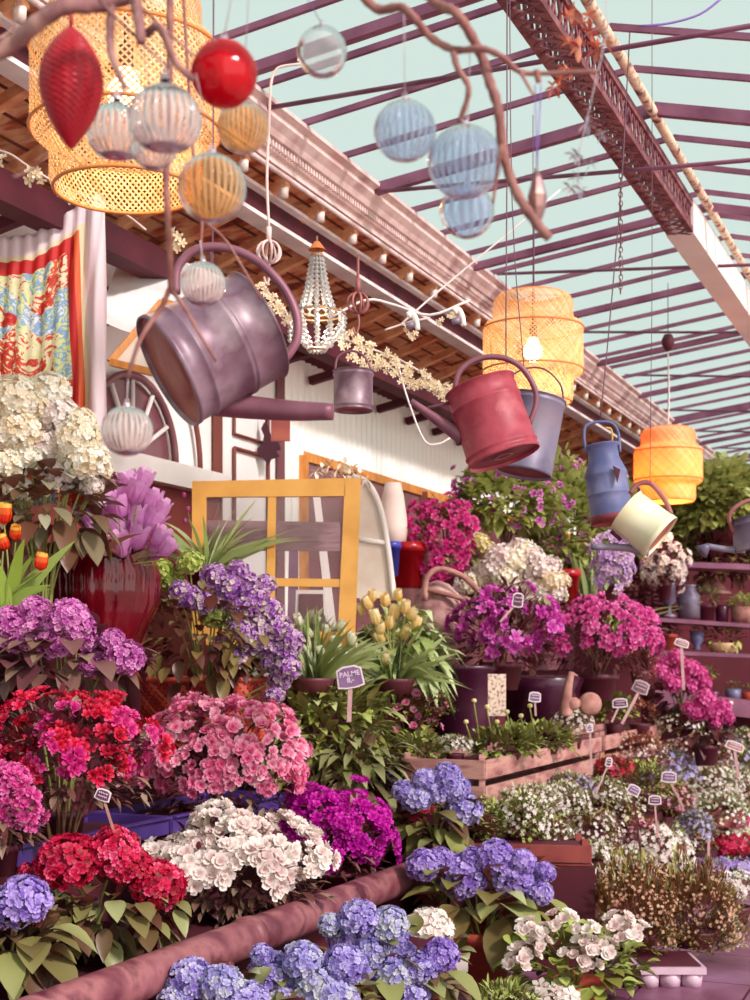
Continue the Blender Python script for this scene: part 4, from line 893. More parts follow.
boardpx('grey_plank', 'weathered grey plank seen across the yellow sash', [(196, 520), (340, 522), (340, 551), (196, 550)], 7.25, M_greyw, cat='plank', part='plank')
boardpx('leaning_post', 'white wooden post leaning behind the yellow sash', [(313, 496), (320, 496), (338, 640), (329, 640)], 7.5, M_white, part='post', cat='post')
boardpx('leaning_post', 'dark violet post standing behind the mullion of the yellow sash', [(289, 545), (298, 545), (298, 640), (287, 640)], 7.6, mat('violet_wood', [(116, 70, 100), (150, 106, 130)], scale=4), part='post', cat='post')
tt, X2 = boardpx('small_picture', 'small white framed dark picture leaning behind the yellow sash', [(296, 590), (326, 590), (327, 622), (295, 622)], 7.4, M_white, part='frame', cat='picture')
b = MB(); b.prism([X2.p(299, 594, -.006), X2.p(323, 594, -.006), X2.p(324, 619, -.006), X2.p(298, 619, -.006)], (0, .004, 0)); b.build('picture', M_dark2, tt, smooth=False)
# white arched frame window to the right of the sash
X = PX(378, 590, 7.7); t = thing('arched_window_frame', 'old white arched window frame leaning right of the yellow sash', 'window frame', X.loc)
b = MB(); o_ = bez([X.p(352, 476), X.p(368, 484), X.p(380, 508), X.p(388, 550), X.p(394, 600)], 5); b.tube(o_, X.r(3.2), 8); b.tube([X.p(350, 538), X.p(386, 543)], X.r(2.5), 8); b.tube([X.p(350, 476), X.p(352, 600)], X.r(3), 8); b.build('frame', M_white, t)
b = MB(); b.prism([X.p(352, 480, .01), X.p(368, 488, .01), X.p(380, 510, .01), X.p(388, 550, .01), X.p(392, 598, .01), X.p(352, 598, .01)], (0, .004, 0)); b.build('pane', mat('dusty_pane', []), t, smooth=False)
X = PX(393, 545, 8.4); t = thing('plaster_vase', 'pale chalky vase standing behind the arched white frame', 'vase', X.loc)
b = MB(); b.lathe([(.001, 0), (X.r(13), 0), (X.r(15), X.r(20)), (X.r(11), X.r(48)), (X.r(8), X.r(62)), (X.r(7), X.r(62)), (.001, X.r(58))], 20); b.build('body', mat('plaster', [(226, 200, 190), (244, 226, 214)], scale=5, bump=.2), t)
X = PX(391, 576, 8.2); t = thing('flower_pot', 'cobalt blue pot between the arched frame and the red pot', 'pot', X.loc); cone_pot(t, mat('cobalt', [(60, 60, 160), (80, 84, 190)], rough=.2), X.r(10), X.r(34))
b = MB(); b.lathe([(.001, X.r(28)), (X.r(9), X.r(28))], 16); b.build('soil', M_dk, t)
# ---------------- plants ----------------
AZ = dict(lsize=(0.055, 0.022))
# lowest bench, behind the pipe
bush('azalea', 'white azalea in full bloom behind the rusty pipe', 'azalea', 232, 872, 5.45, 88, 50, 0.44, P_WHITE, 17, 90, LF_AZ, (.06, .026), 900, seed=2, zmin=.02, group=None, nb=5, W=1.05, cover=.9)
bush('azalea', 'vivid magenta azalea beside the white one', 'azalea', 334, 836, 6.2, 52, 44, 0.44, P_MAG, 12, 100, LF_AZ, (.055, .022), 420, seed=3, zmin=-.5, nb=5)
bush('azalea', 'small bright red azalea between magenta azalea and blue hydrangea', 'azalea', 394, 818, 6.9, 38, 30, 0.44, P_RED, 11, 46, LF_AZ, (.06, .022), 420, seed=4, zmin=-.1, cover=.75, nb=5)
hydrangea('crimson red hydrangea with four heads above the near end of the pipe', [(68, 862, 31), (113, 852, 27), (132, 868, 22), (158, 885, 27), (28, 872, 10)], (100, 905, 78, 42), 4.67, .44, P_REDH, 5, nleaf=80, n=150, L=.105)
hydrangea('lilac blue hydrangea cut by the left edge at the bottom', [(22, 902, 28), (-12, 915, 22)], (10, 940, 48, 34), 4.25, .44, P_VIO, 6, nleaf=26, L=.15)
hydrangea('periwinkle hydrangea at the corner of the wooden crate', [(417, 797, 17), (438, 789, 16), (463, 810, 19), (447, 776, 15), (425, 780, 13), (456, 790, 15), (403, 790, 11)], (437, 822, 42, 34), 6.55, .44, P_BLUE, 7, nleaf=40)
# in front of the pipe
mixB = [P_BLUE, P_BLUEW, P_BLUEW, P_BLUE]
hydrangea('blue hydrangea at the bottom edge, leftmost of the pale blue row', [(192, 982, 25), (222, 985, 22), (175, 1003, 18), (248, 1002, 22), (212, 1008, 20)], (215, 1010, 55, 30), 4.45, 0.1, P_BLUE, 8, nleaf=30, mats2=mixB, pot=M_terra)
hydrangea('pale blue hydrangea at the bottom edge, middle of the row', [(274, 976, 25), (302, 960, 20), (316, 985, 24), (283, 1003, 22), (345, 965, 22), (335, 998, 24), (310, 1010, 20), (262, 955, 12)], (305, 1000, 62, 40), 4.65, 0.1, P_BLUEW, 9, nleaf=36, mats2=mixB, pot=M_terra)
hydrangea('blue and cream hydrangea at the bottom edge with a pink white head', [(358, 918, 20), (388, 925, 20), (345, 938, 18), (372, 952, 21), (400, 945, 16), (420, 968, 17), (395, 975, 22), (440, 955, 19), (378, 990, 20), (355, 972, 18), (412, 995, 18), (331, 925, 13)], (390, 975, 68, 46), 4.9, 0.1, P_BLUEW, 10, nleaf=44, mats2=[P_BLUE, P_BLUEW, P_VIO, P_BLUEW, P_BLUE], pot=M_terra)
hydrangea('pale pink white hydrangea head behind the blue ones', [(428, 932, 25)], (430, 955, 26, 20), 5.25, 0.1, P_WHITE, 11, nleaf=12, pot=M_terra)
hydrangea('violet hydrangea in a terracotta pot on the aisle', [(463, 876, 24), (513, 877, 21), (495, 857, 19), (423, 865, 17), (475, 860, 15), (522, 862, 14), (540, 893, 13), (545, 872, 11), (440, 858, 12)], (482, 898, 62, 34), 6.2, 0.0, P_VIO, 12, nleaf=34, L=.19, pot=M_terra, potr=0.14, poth=.26, leafm=leafmat('big_green_leaf', [(120, 74, 60), (130, 120, 66), (150, 156, 84), (190, 200, 150)], back=(130, 70, 60)))
def white_label(px, py, Y):
    X = PX(px, py, Y); b = MB(); b.box((0, 0, 0), (X.r(12), .002, X.r(18))); o = b.build('price_tag', M_cap, smooth=False, loc=X.loc); return tag(o, 'small pale tag on the terracotta pot of the violet hydrangea', 'tag')
white_label(462, 963, 6.02)
# white geranium
def geranium(label, px, py, Y, rx, ry, heads, base, m, seed):
    R = random.Random(seed); loc, hz = seat(px, py, Y, base); t = thing('potted_geranium', label, 'plant', loc); X = rx*Y/FPX; Z = ry*Y/FPX
    foliage(230, X, X*.7, Z, (0, 0, hz), .07, .065, .3, R, seg=4, lump=.15).build('foliage', LF_GR, t); cone_pot(t, M_terra, X*.5, max(.08, hz-Z*.4))
    for hx, hy, r in heads:
        p = at(hx, hy, Y-.2)-loc; inst('flower_head', t_blossom(m, R.randrange(4), 6, 5, 1.1, spread=.7), t, p, q=frame_to(((R.random()-.5)*.5, -.6, 1), R.random()*6), scale=r*(Y-.2)/FPX)
    stemsto(t, M_stemg, [at(hx, hy+4, Y-.18)-loc for hx, hy, r in heads], (0, 0, hz-Z*.5), .004, R=R)
geranium('white flowered geranium on the tiles at the bottom centre right', 573, 966, 5.9, 68, 36, [(530, 928, 14), (562, 920, 15), (586, 930, 13), (543, 932, 12), (525, 955, 16), (540, 944, 12), (518, 962, 14), (585, 945, 14), (603, 947, 15), (574, 957, 15), (590, 966, 12), (618, 922, 15), (636, 930, 14), (628, 936, 13)], 0.0, P_WHITE, 5)
mound('yellow green frilly plant cut by the bottom edge', 505, 1000, 30, 14, 0, LF_GR, P_LIME, Y=5.6, base=0, nf=120, fs=.012, ls=(.05, .008))
mound('small white bedding plant at the bottom edge', 548, 998, 24, 12, 0, LF_SG, P_WHITE, Y=5.65, base=0, nf=50, fs=.03)
# middle step
bush('azalea', 'deep red azalea by the left edge', 'azalea', 62, 756, 4.85, 78, 58, 0.46, P_RED, 15, 84, LF_AZ, (.05, .024), 800, seed=6, zmin=-.25, cover=.8, lump=.35, mats2=(P_HOT, .25), nb=5)
bush('azalea', 'hot pink azalea cut by the left edge below the red one', 'azalea', 4, 812, 4.55, 34, 40, 0.75, P_ORC, 15, 30, LF_AZ, (.06, .024), 200, seed=7, zmin=-.3, nb=5)
bush('azalea', 'big salmon pink azalea in front of the woven basket', 'azalea', 217, 774, 6.1, 82, 66, 0.75, P_PINK, 14, 130, LF_AZ, (.055, .022), 500, seed=8, zmin=-.5, nb=5, W=1.0)
# upper step: lilac hydrangeas
hydrangea('lilac hydrangea with eight heads over the red azalea', [(10, 625, 20), (35, 612, 17), (68, 618, 21), (92, 664, 16), (57, 642, 20), (16, 638, 17), (124, 658, 20), (60, 628, 18), (78, 628, 18), (30, 630, 15), (112, 640, 13), (84, 640, 14)], (62, 660, 80, 32), 5.25, .75, P_LIL, 13, nleaf=56, leafm=leafmat('mauve_leaf', [(96, 46, 60), (116, 74, 76), (140, 112, 92), (170, 150, 124)], back=(120, 60, 74)))
# dark red vase with lilac tulips
X = PX(100, 655, 6.15); t = thing('glazed_vase', 'big dark red fluted glazed vase under the lilac tulips', 'vase', X.loc)
b = MB(); b.lathe([(.001, 0), (X.r(30), 0), (X.r(40), X.r(12)), (X.r(58), X.r(50)), (X.r(60), X.r(80)), (X.r(50), X.r(104)), (X.r(52), X.r(110)), (X.r(47), X.r(110)), (X.r(45), X.r(98)), (.001, X.r(94))], 96, rib=(24, .018)); b.build('body', mat('dark_red_glaze', [(62, 0, 12), (92, 4, 18), (120, 12, 28)], rough=.08, scale=3), t)
def tulips(label, px, base_py, Y, heads, m, lm, seed, bowl=None, sc_=1.0, nleaf=26, leafL=.3, leafw=.05, spread=.7, blow=None, name='tulip_bunch', droopy=0, pot=M_potdark, cat='tulips', lean=(0, 0)):
    R = random.Random(seed); X = PX(px, base_py, Y); t = thing(name, label, cat, X.loc); hs = []
    for (hx, hy, r, tl_) in heads:
        p = X.p(hx, hy, (R.random()-.7)*.12); hs.append(p-Vector((0, 0, X.r(r))))
        n_ = Vector((tl_+(R.random()-.5)*.5, -.35+(R.random()-.5)*.5, 1)).normalized(); k = X.r(r)*1.25
        inst('tulip_head', tulip_mesh(m, R.randrange(4), blow if blow is not None else .2), t, p-n_*k*.7, q=frame_to(n_, R.random()*6), scale=k)
    stemsto(t, M_stemg, hs, (0, 0, .02), .005, R=R)
    if nleaf: straps(t, nleaf, leafL, leafw, (0, 0, .0), R, lm, spread, .5+droopy, lean=lean)
    if pot: cone_pot(t, pot, min(.12, X.r(28)), .08, rim=False, loc=(0, 0, -.02))
    return t
tulips('lilac pink tulips spilling over the dark red vase', 122, 572, 6.0, [(78, 500, 16, -.6), (95, 505, 17, -.3), (88, 518, 16, -.8), (115, 492, 19, 0), (130, 484, 18, 0), (140, 492, 17, .2), (150, 500, 17, .4), (122, 505, 18, 0), (108, 515, 18, -.3), (135, 515, 19, .1), (152, 520, 18, .6), (118, 530, 19, -.1), (100, 532, 16, -.8), (140, 535, 19, .3), (162, 538, 14, .9), (125, 546, 16, 0), (155, 550, 14, .7), (170, 549, 12, 1), (110, 545, 14, -.5), (92, 540, 12, -.9), (146, 480, 14, .3), (160, 508, 14, .6)], P_TUL, LF_OL, 3, nleaf=26, leafL=.26, leafw=.035, spread=1.1, blow=.55, droopy=.6, pot=None)
b = MB(); R = random.Random(4)
t = thing('small_leaf_spray', 'few olive leaves hanging over the rim of the red vase', 'leaves', at(100, 560, 5.8))
straps(t, 14, .18, .03, (0, 0, .02), R, LF_OL, 1.4, 1.4)
# red and yellow tulips at the left edge
P_RY = mat('red_yellow_petal', [(226, 20, 20), (236, 40, 24), (240, 120, 50), (250, 220, 90)], rough=.35, attr=True, trans=.3)
tulips('red tulips with yellow rims at the left edge', 6, 612, 5.38, [(5, 513, 13, 0), (15, 532, 10, .3), (5, 542, 10, -.2), (45, 562, 11, .3), (-8, 530, 12, 0)], P_RY, leafmat('bright_leaf', [(110, 130, 40), (150, 176, 60), (176, 200, 90)], back=(130, 150, 60)), 5, nleaf=12, leafL=.34, leafw=.06, spread=.9, pot=None, lean=(.2, 0))
t = thing('tall_flower_pot', 'tall dark pot holding the red tulips at the left edge', 'pot', Vector((at(6, 612, 5.38).x, 5.38, .73))); cone_pot(t, M_potdark, .11, at(6, 612, 5.38).z-.73)
b = MB(); b.lathe([(.001, .5), (.09, .5)], 14); b.build('soil', M_dk, t)
# mossy stone ornament
X = PX(24, 640, 5.75); t = thing('stone_finial', 'weathered pinkish stone finial behind the red tulips', 'stone ornament', X.loc)
b = MB(); b.lathe([(.001, 0), (X.r(16), 0), (X.r(16), X.r(8)), (X.r(9), X.r(14)), (X.r(17), X.r(26)), (X.r(19), X.r(38)), (X.r(10), X.r(50)), (X.r(14), X.r(58)), (X.r(16), X.r(70)), (X.r(10), X.r(82)), (.001, X.r(86))], 24); b.build('stone_body', mat('pink_stone', [(150, 96, 90), (196, 146, 134)], rough=.9, scale=14, bump=.6), t)
# white hydrangeas top left
hydrangea('tall cream white hydrangea bouquet at the left below the scarf', [(14, 398, 26), (48, 392, 22), (60, 415, 20), (20, 430, 24), (78, 440, 24), (48, 445, 20), (88, 460, 22), (10, 462, 22), (62, 472, 20), (38, 405, 18), (98, 470, 14), (-5, 430, 22), (80, 422, 16), (30, 455, 16), (92, 485, 12), (18, 488, 14), (70, 455, 18), (5, 410, 18)], (44, 502, 62, 46), 5.65, 1.5, P_CREAM, 14, nleaf=60, leafm=leafmat('grey_green_leaf', [(110, 60, 50), (120, 100, 70), (160, 156, 130), (190, 190, 170)], back=(130, 84, 66)), mats2=[P_CREAM, P_CREAM, P_WHITE], potr=.12)
t = thing('flower_stand', 'dark narrow stand holding up the cream hydrangeas', 'stand', Vector((at(44, 510, 5.65).x, 5.65, 1.02)))
b = MB(); b.lathe([(.001, 0), (.13, 0), (.13, .02), (.03, .05), (.025, .42), (.12, .46), (.13, .478), (.001, .478)], 20); b.build('pedestal', M_dark, t)
# strappy plant with pink buds
X = PX(205, 575, 6.95); t = thing('strap_leaf_plant', 'long bladed green plant left of the yellow sash', 'plant', X.loc); R = random.Random(8)
straps(t, 46, .42, .03, (0, 0, 0), R, LF_TU, 1.25, .5, lean=(.25, 0)); cone_pot(t, M_potdark, .1, .1, loc=(0, 0, -.06))
t = thing('pink_bud_plant', 'pink budded flowers behind the long bladed leaves', 'plant', at(200, 575, 7.25)); 
for (x, y) in [(184, 498), (188, 512), (196, 530), (204, 545), (214, 550), (185, 524), (193, 541), (210, 535), (217, 552), (202, 520)]:
    inst('pink_bud', tulip_mesh(P_ORC, 1, .1), t, at(x, y, 7.25)-at(200, 575, 7.25), scale=.022, rot=(0, 0, x))
stemsto(t, M_stemg, [at(x, y, 7.25)-at(200, 575, 7.25) for x, y in [(188, 512), (204, 545), (214, 550), (193, 541)]], (0, 0, 0), .004)
# woven basket with mixed viburnum / stock
X = PX(205, 745, 6.75); t = thing('woven_basket', 'dark red woven basket under the purple and lime blooms', 'basket', X.loc); r0, r1, hh = X.r(62), X.r(80), X.r(66)
b = MB()
for k in range(64):
    a = 2*pi*k/64
    for sgn in (1, -1):
        vs = []
        for i in range(9):
            q = i/8; aa = a+sgn*q*.9; r = r0+(r1-r0)*q+.006*sin(i*pi+k*pi)*sgn; da = .035
            vs += [(r*cos(aa-da), r*.7*sin(aa-da), hh*q), (r*cos(aa+da), r*.7*sin(aa+da), hh*q)]
        b.add(vs, [(2*i, 2*i+1, 2*i+3, 2*i+2) for i in range(8)], None, (k % 4)/3)
b.build('weave', mat('basket_cane', [(140, 34, 30), (196, 70, 50), (214, 104, 84), (160, 46, 40)], rough=.45, attr=True), t)
b = MB(); b.lathe([(.001, .01), (r0*.97, .01), (r1*.96, hh*.96), (.001, hh*.9)], 32, Matrix.Diagonal((1, .7, 1, 1))); b.build('liner', M_dk, t)
b = MB(); b.tube([(r1*cos(2*pi*k/40), r1*.7*sin(2*pi*k/40), hh) for k in range(41)], .013, 8, cap=False); b.build('basket_rim', MATS['basket_cane'], t)
X = PX(215, 680, 6.6)
hd = []; R = random.Random(21)
hd = [(160, 570, 12, 'L'), (190, 563, 12, 'L'), (173, 583, 11, 'L'), (215, 615, 14, 'L'), (232, 655, 10, 'V'), (222, 645, 9, 'V'), (215, 577, 13, 'V'), (230, 585, 14, 'V'), (245, 582, 11, 'V'), (255, 598, 13, 'V'), (268, 610, 13, 'V'), (245, 605, 13, 'V'), (190, 597, 12, 'V'), (203, 603, 12, 'V'), (180, 590, 10, 'V'), (262, 628, 14, 'V'), (278, 628, 13, 'V'), (285, 650, 13, 'V'), (270, 645, 14, 'V'), (255, 640, 13, 'V'), (288, 668, 12, 'V'), (280, 680, 11, 'V'), (240, 628, 12, 'V'), (292, 640, 11, 'V'), (272, 662, 11, 'V'), (225, 600, 11, 'V'), (240, 660, 9, 'V'), (238, 570, 10, 'V'), (265, 585, 10, 'V'), (275, 695, 9, 'V')]
LF_SH = leafmat('shrub_leaf', [(76, 30, 36), (110, 70, 50), (140, 124, 70), (180, 172, 120)], back=(110, 56, 50))
hydrangea('purple and lime flowering shrub spilling from the woven basket', [(a, b_, c_*1.15) for a, b_, c_, k in hd], (205, 640, 85, 52), 6.6, 1.02, P_LIMV, 22, nleaf=90, L=.095, leafm=LF_SH, mats2=[P_LIME if k == 'L' else P_LIMV for a, b_, c_, k in hd], name='flowering_shrub', cat='shrub', n=90)
# white tulips and leafy greens
tulips('pale green white tulips right of the purple blooms', 312, 690, 7.0, [(298+((i*37) % 58), 618+((i*23) % 50), 7, ((i % 5)-2)*.3) for i in range(26)], pm('greenish_white_petal', (206, 214, 170), (226, 228, 196), (240, 238, 220)), LF_TU, 6, nleaf=150, leafL=.42, leafw=.05, spread=1.1)
tulips('cream yellow tulips with drooping grey green leaves', 395, 690, 7.4, [(367, 603, 9, -.4), (375, 617, 10, -.3), (385, 600, 9, 0), (394, 612, 10, 0), (380, 628, 9, -.3), (405, 607, 9, .3), (398, 595, 8, .1), (379, 637, 10, -.9), (406, 632, 10, .7), (386, 659, 10, -.3), (412, 614, 8, .5), (372, 596, 8, -.2), (360, 610, 8, -.6), (390, 622, 9, .1), (417, 622, 8, .6)], pm('cream_yellow_petal', (240, 190, 110), (246, 220, 150), (250, 238, 196)), LF_TU, 7, nleaf=130, leafL=.42, leafw=.06, spread=1.0, droopy=.5)
LF_FL2 = leafmat('hellebore_leaf', [(130, 110, 64), (164, 172, 84), (200, 212, 124), (226, 234, 184)], back=(140, 130, 80), trans=.25)
bush('leafy_plant', 'leafy green hellebores around the chalk sign', 'plant', 322, 728, 7.1, 60, 56, 0.75, P_LIME, 9, 22, LF_FL2, (.15, .045), 620, seed=9, zmin=-.3, cover=.5, droop=.45, fname='pale_bloom', nb=1)
bush('leafy_plant', 'light green leaves filling below the white tulips', 'plant', 312, 672, 7.25, 40, 42, .75, P_LIME, 6, 6, LF_FL2, (.12, .04), 420, seed=41, cover=.3, fname='pale_bloom', nb=1)
bush('leafy_plant', 'grey green drooping leaves below the cream tulips', 'plant', 398, 650, 7.6, 42, 34, 1.02, P_LIME, 6, 4, LF_TU, (.16, .05), 320, seed=42, cover=.3, droop=.9, fname='pale_bloom', nb=1)
bush('leafy_plant', 'dark toothed leaves hanging under the chalk sign', 'plant', 352, 765, 6.9, 50, 34, 0.75, P_LIME, 7, 4, leafmat('long_green_leaf', [(120, 90, 66), (130, 130, 84), (170, 170, 120), (196, 196, 160)], back=(120, 90, 70)), (.17, .05), 150, seed=19, cover=.3, droop=.7, fname='pale_bloom', nb=1)
bush('cyclamen', 'pale pink cyclamen right of the chalk sign', 'plant', 407, 722, 7.5, 30, 32, 0.75, P_PINK, 8, 34, LF_OL, (.06, .04), 240, seed=10, zmin=-.2, nb=1, W=1.2)
bush('leafy_plant', 'yellow green small leaved plant over the crate corner', 'plant', 420, 755, 7.2, 26, 22, 0.72, P_LIME, 6, 10, LF_GR, (.05, .03), 220, seed=12, fname='pale_bloom', nb=1)
LF_FL = leafmat('light_foliage', [(130, 120, 60), (166, 176, 84), (200, 208, 124), (226, 230, 180)], back=(180, 186, 110), trans=.35)
def raised(px, py, Y): return H-(py-HOR)/FPX*Y
bush('bougainvillea', 'magenta pink bougainvillea leaning out of the red pot', 'plant', 441, 540, 8.5, 33, 42, raised(0, 590, 8.5), P_HOT, 8, 90, LF_OL, (.05, .03), 260, seed=13, nb=3, zmin=-.8, cover=.85)
t = thing('flower_pot', 'wide glossy red pot below the magenta bougainvillea', 'pot', at(407, 588, 8.45)); cone_pot(t, M_potred, .12, .27)
b = MB(); b.lathe([(.001, .2), (.1, .2)], 16); b.build('soil', M_dk, t)
t = thing('flower_pot', 'red pot standing right of the white hydrangeas', 'pot', at(567, 606, 8.9)); cone_pot(t, M_potred, .085, .23)
b = MB(); b.lathe([(.001, .17), (.07, .17)], 16); b.build('soil', M_dk, t)
bush('flowering_tree', 'purple and cream flowering standard behind the red can', 'shrub', 505, 498, 9.6, 50, 34, raised(0, 570, 9.6), P_LIL, 7, 66, LF_FL, (.085, .045), 1500, seed=14, cover=.9, zmin=-.9, nb=2, potr=.08)
bush('climbing_plant', 'tall light green climber with purple sprays behind the milk churn', 'climber', 568, 525, 10.0, 42, 66, raised(0, 600, 10), P_LIL, 7, 60, LF_FL, (.085, .045), 2200, seed=15, cover=.9, zmin=-.9, nb=2, potr=.08)
hydrangea('white hydrangeas clustered above the pink rhododendrons', [(500, 556, 14), (513, 561, 15), (528, 571, 14), (492, 568, 15), (505, 578, 14), (518, 586, 13), (540, 568, 14), (548, 581, 14), (535, 586, 14), (556, 594, 12), (525, 551, 12), (519, 548, 11), (482, 576, 14), (470, 584, 14), (550, 566, 12), (533, 556, 11), (490, 586, 14), (508, 594, 13), (543, 599, 13), (560, 581, 11), (530, 601, 12), (457, 586, 12)], (515, 592, 48, 26), 8.8, raised(0, 630, 8.8), P_WHITE, 16, nleaf=40, L=.1, n=60, mats2=[P_WHITE, P_CREAM, P_WHITE])
hydrangea('yellow cream hydrangea right of the bougainvillea', [(478, 543, 12), (468, 540, 8), (488, 548, 8)], (478, 556, 16, 12), 9.2, raised(0, 580, 9.2), P_CREAM, 17, nleaf=16, L=.08, n=60, mats2=[mat('yellow_cream_petal', [(226, 206, 140), (240, 226, 170), (246, 238, 200)], attr=True, trans=.3)])
bush('rhododendron', 'lilac rhododendron with dark leaves over the black urn', 'rhododendron', 502, 630, 7.9, 48, 40, raised(0, 690, 7.9), P_RHO, 11, 48, LF_DK, (.09, .022), 420, seed=16, cover=.7, nb=3, zmin=-.6)
bush('rhododendron', 'wide magenta rhododendron right of the lilac one', 'rhododendron', 597, 637, 8.6, 62, 38, raised(0, 700, 8.6), P_ORC, 9, 130, LF_DK, (.08, .022), 420, seed=17, nb=3, zmin=-.65, lump=.15)
mound('reddish trailing plant right of the magenta rhododendron', 640, 655, 18, 32, 2.3, LF_RS, None, nl=500, Y=9.3)
# stone pieces and urn
M_urn = mat('black_urn', [(60, 14, 40), (84, 34, 60)], rough=.25, scale=3)
X = PX(460, 745, 8.0); t = thing('urn_planter', 'big dark purple glazed urn behind the wooden crate', 'urn', X.loc)
b = MB(); b.lathe([(.001, 0), (X.r(30), 0), (X.r(34), X.r(14)), (X.r(40), X.r(38)), (X.r(40), X.r(54)), (X.r(44), X.r(60)), (X.r(46), X.r(72)), (X.r(50), X.r(76)), (X.r(50), X.r(80)), (X.r(44), X.r(80)), (X.r(42), X.r(66)), (.001, X.r(64))], 40); b.build('body', M_urn, t)
X = PX(540, 740, 8.6); t = thing('urn_planter', 'dark wide planter under the magenta rhododendron', 'urn', X.loc)
b = MB(); b.lathe([(.001, 0), (X.r(30), 0), (X.r(40), X.r(50)), (X.r(46), X.r(62)), (X.r(42), X.r(64)), (.001, X.r(58))], 32); b.build('body', M_urn, t)
mound('small round moss green bush in front of the urn', 435, 704, 19, 13, 2.5, leafmat('moss', [(90, 90, 40), (140, 150, 60), (170, 180, 84)]), None, nl=700, Y=7.4, ls=(.015, .008), base=raised(0, 716, 7.4))
M_stone = mat('pink_stone', [])
X = PX(437, 600, 8.3); t = thing('stone_head_ornament', 'pinkish weathered stone block between cream tulips and bougainvillea', 'stone ornament', X.loc)
b = MB(); b.lathe([(.001, -X.r(50)), (X.r(20), -X.r(50)), (X.r(24), -X.r(10)), (X.r(22), X.r(6)), (X.r(12), X.r(16)), (.001, X.r(20))], 14); b.build('stone_body', mat('grey_pink_stone', [(150, 104, 104), (190, 144, 140), (214, 176, 166)], rough=.9, scale=12, bump=.6), t)
X = PX(457, 598, 8.15); t = thing('carved_chair_back', 'carved pale wooden chair back below the bougainvillea', 'chair', X.loc)
b = MB(); b.tube(bez([X.p(425, 600), X.p(427, 578), X.p(440, 569), X.p(462, 576), X.p(478, 590)], 5), X.r(3), 8); b.tube([X.p(428, 590), X.p(470, 600)], X.r(2.5), 8); b.build('frame', M_stone, t)
X = PX(566, 715, 8.0); t = thing('stone_bird', 'pale stone bird figure, left of the round stone shell', 'stone ornament', X.loc)
b = MB(); b.tube(bez([X.p(572, 672), X.p(569, 682), X.p(567, 694), X.p(566, 706), X.p(566, 716)], 4), [X.r(3), X.r(7)], 14); b.lathe([(.001, -.05), (.03, -.03), (.04, 0), (.03, .03), (.001, .05)], 14, Matrix.Translation(X.p(573, 704)) @ Matrix.Rotation(1.2, 4, 'Y')); b.build('bird_body', M_stone, t)
b = MB(); b.tube([X.p(572, 674), X.p(578, 676)], [X.r(2.5), X.r(.6)], 8); b.build('beak', M_stone, t)
X = PX(590, 704, 8.0); b = MB(); b.lathe([(.001, .02), (X.r(9), .015), (X.r(12), .0), (X.r(9), -.012), (.001, -.014)], 20, Matrix.Rotation(pi/2, 4, 'X')); o = b.build('stone_shell', M_stone, loc=X.loc); tag(o, 'round pale stone shell right of the stone bird', 'stone ornament')
boardpx('label_board', 'pale wooden board with dark scrawl standing before the urn', [(488, 674), (506, 674), (506, 716), (488, 716)], 7.3, mat('scrawled_board', [(90, 40, 50), (226, 200, 180), (236, 216, 196)], scale=60, detail=2), cat='sign', part='board')
# hyacinth, arching plant, white blossoms
bush('hyacinth', 'lilac white hyacinth like cluster below the blue milk churn', 'flower', 612, 562, 7.0, 19, 28, raised(0, 600, 7.0), pm('hyacinth_petal', (190, 150, 206), (220, 186, 222), (246, 220, 214)), 7, 60, LF_TU, (.05, .02), 60, seed=23, nb=4, zmin=-.9, potr=.04)
X = PX(612, 640, 9.0); t = thing('strap_leaf_plant', 'arching yellow green strappy plant below the cream can', 'plant', X.loc); straps(t, 34, .55, .03, (0, 0, 0), random.Random(12), LF_GR, 1.2, 1.1); cone_pot(t, M_potdark, .1, .12, loc=(0, 0, -.1))
X = PX(590, 606, 9.0); t = thing('strap_leaf_plant', 'upright light green blades beside the red pot', 'plant', X.loc); straps(t, 16, .42, .04, (0, 0, 0), random.Random(13), LF_TU, .35, .15); cone_pot(t, M_potdark, .06, .08, loc=(0, 0, -.04))
bush('white_blossom_shrub', 'white blossom shrub under the cream watering can', 'shrub', 665, 562, 10.5, 20, 26, raised(0, 600, 10.5), P_WHITE, 6, 60, LF_DK, (.06, .03), 200, seed=24, nb=4, zmin=-.8, cover=.8, potr=.05)
# ivy wall
R = random.Random(77)
def ivy(label, px, py, Y, rx, ry, n, lm, seed):
    R = random.Random(seed); X = PX(px, py, Y); t = thing('ivy', label, 'climber', X.loc); foliage(n, X.r(rx), .35, X.r(ry), (0, 0, 0), .10, .07, .3, R, lump=.3, inner=.3).build('foliage', lm, t)
    b = MB()
    for k in range(5): b.tube(bez([(X.r(-rx*.6+k*rx*.3), .1, -X.r(ry)), (X.r(-rx*.4+k*rx*.2), 0, 0), (X.r(-rx*.5+k*rx*.28), .05, X.r(ry*.7))], 4), .012, 5)
    b.build('vines', M_stem, t); return t
LF_IV = leafmat('ivy_leaf', [(136, 110, 66), (176, 178, 90), (208, 216, 130), (240, 240, 206)], back=(176, 180, 110), trans=.35)
ivy('dense ivy on the back wall right of the orange lamp, uppermost mass', 722, 500, 13.6, 48, 36, 2600, LF_IV, 1)
ivy('dense ivy on the back wall below the cream can', 690, 540, 13.9, 55, 40, 2600, LF_IV, 2)
ivy('dark lower ivy along the right edge over the shelves', 735, 560, 13.4, 40, 28, 900, leafmat('dark_ivy', [(96, 40, 50), (130, 90, 66), (170, 150, 100)]), 3)
ivy('dark shrub mass left of the shelf unit behind the strappy plant', 640, 590, 13.0, 30, 60, 700, LF_DK, 4)
bush('rose_climber', 'green climber between the milk churn and the cream can', 'climber', 620, 520, 11.5, 28, 46, raised(0, 590, 11.5), P_CREAM, 5, 20, LF_IV, (.07, .04), 500, seed=26, cover=.4, nb=1, potr=.06)
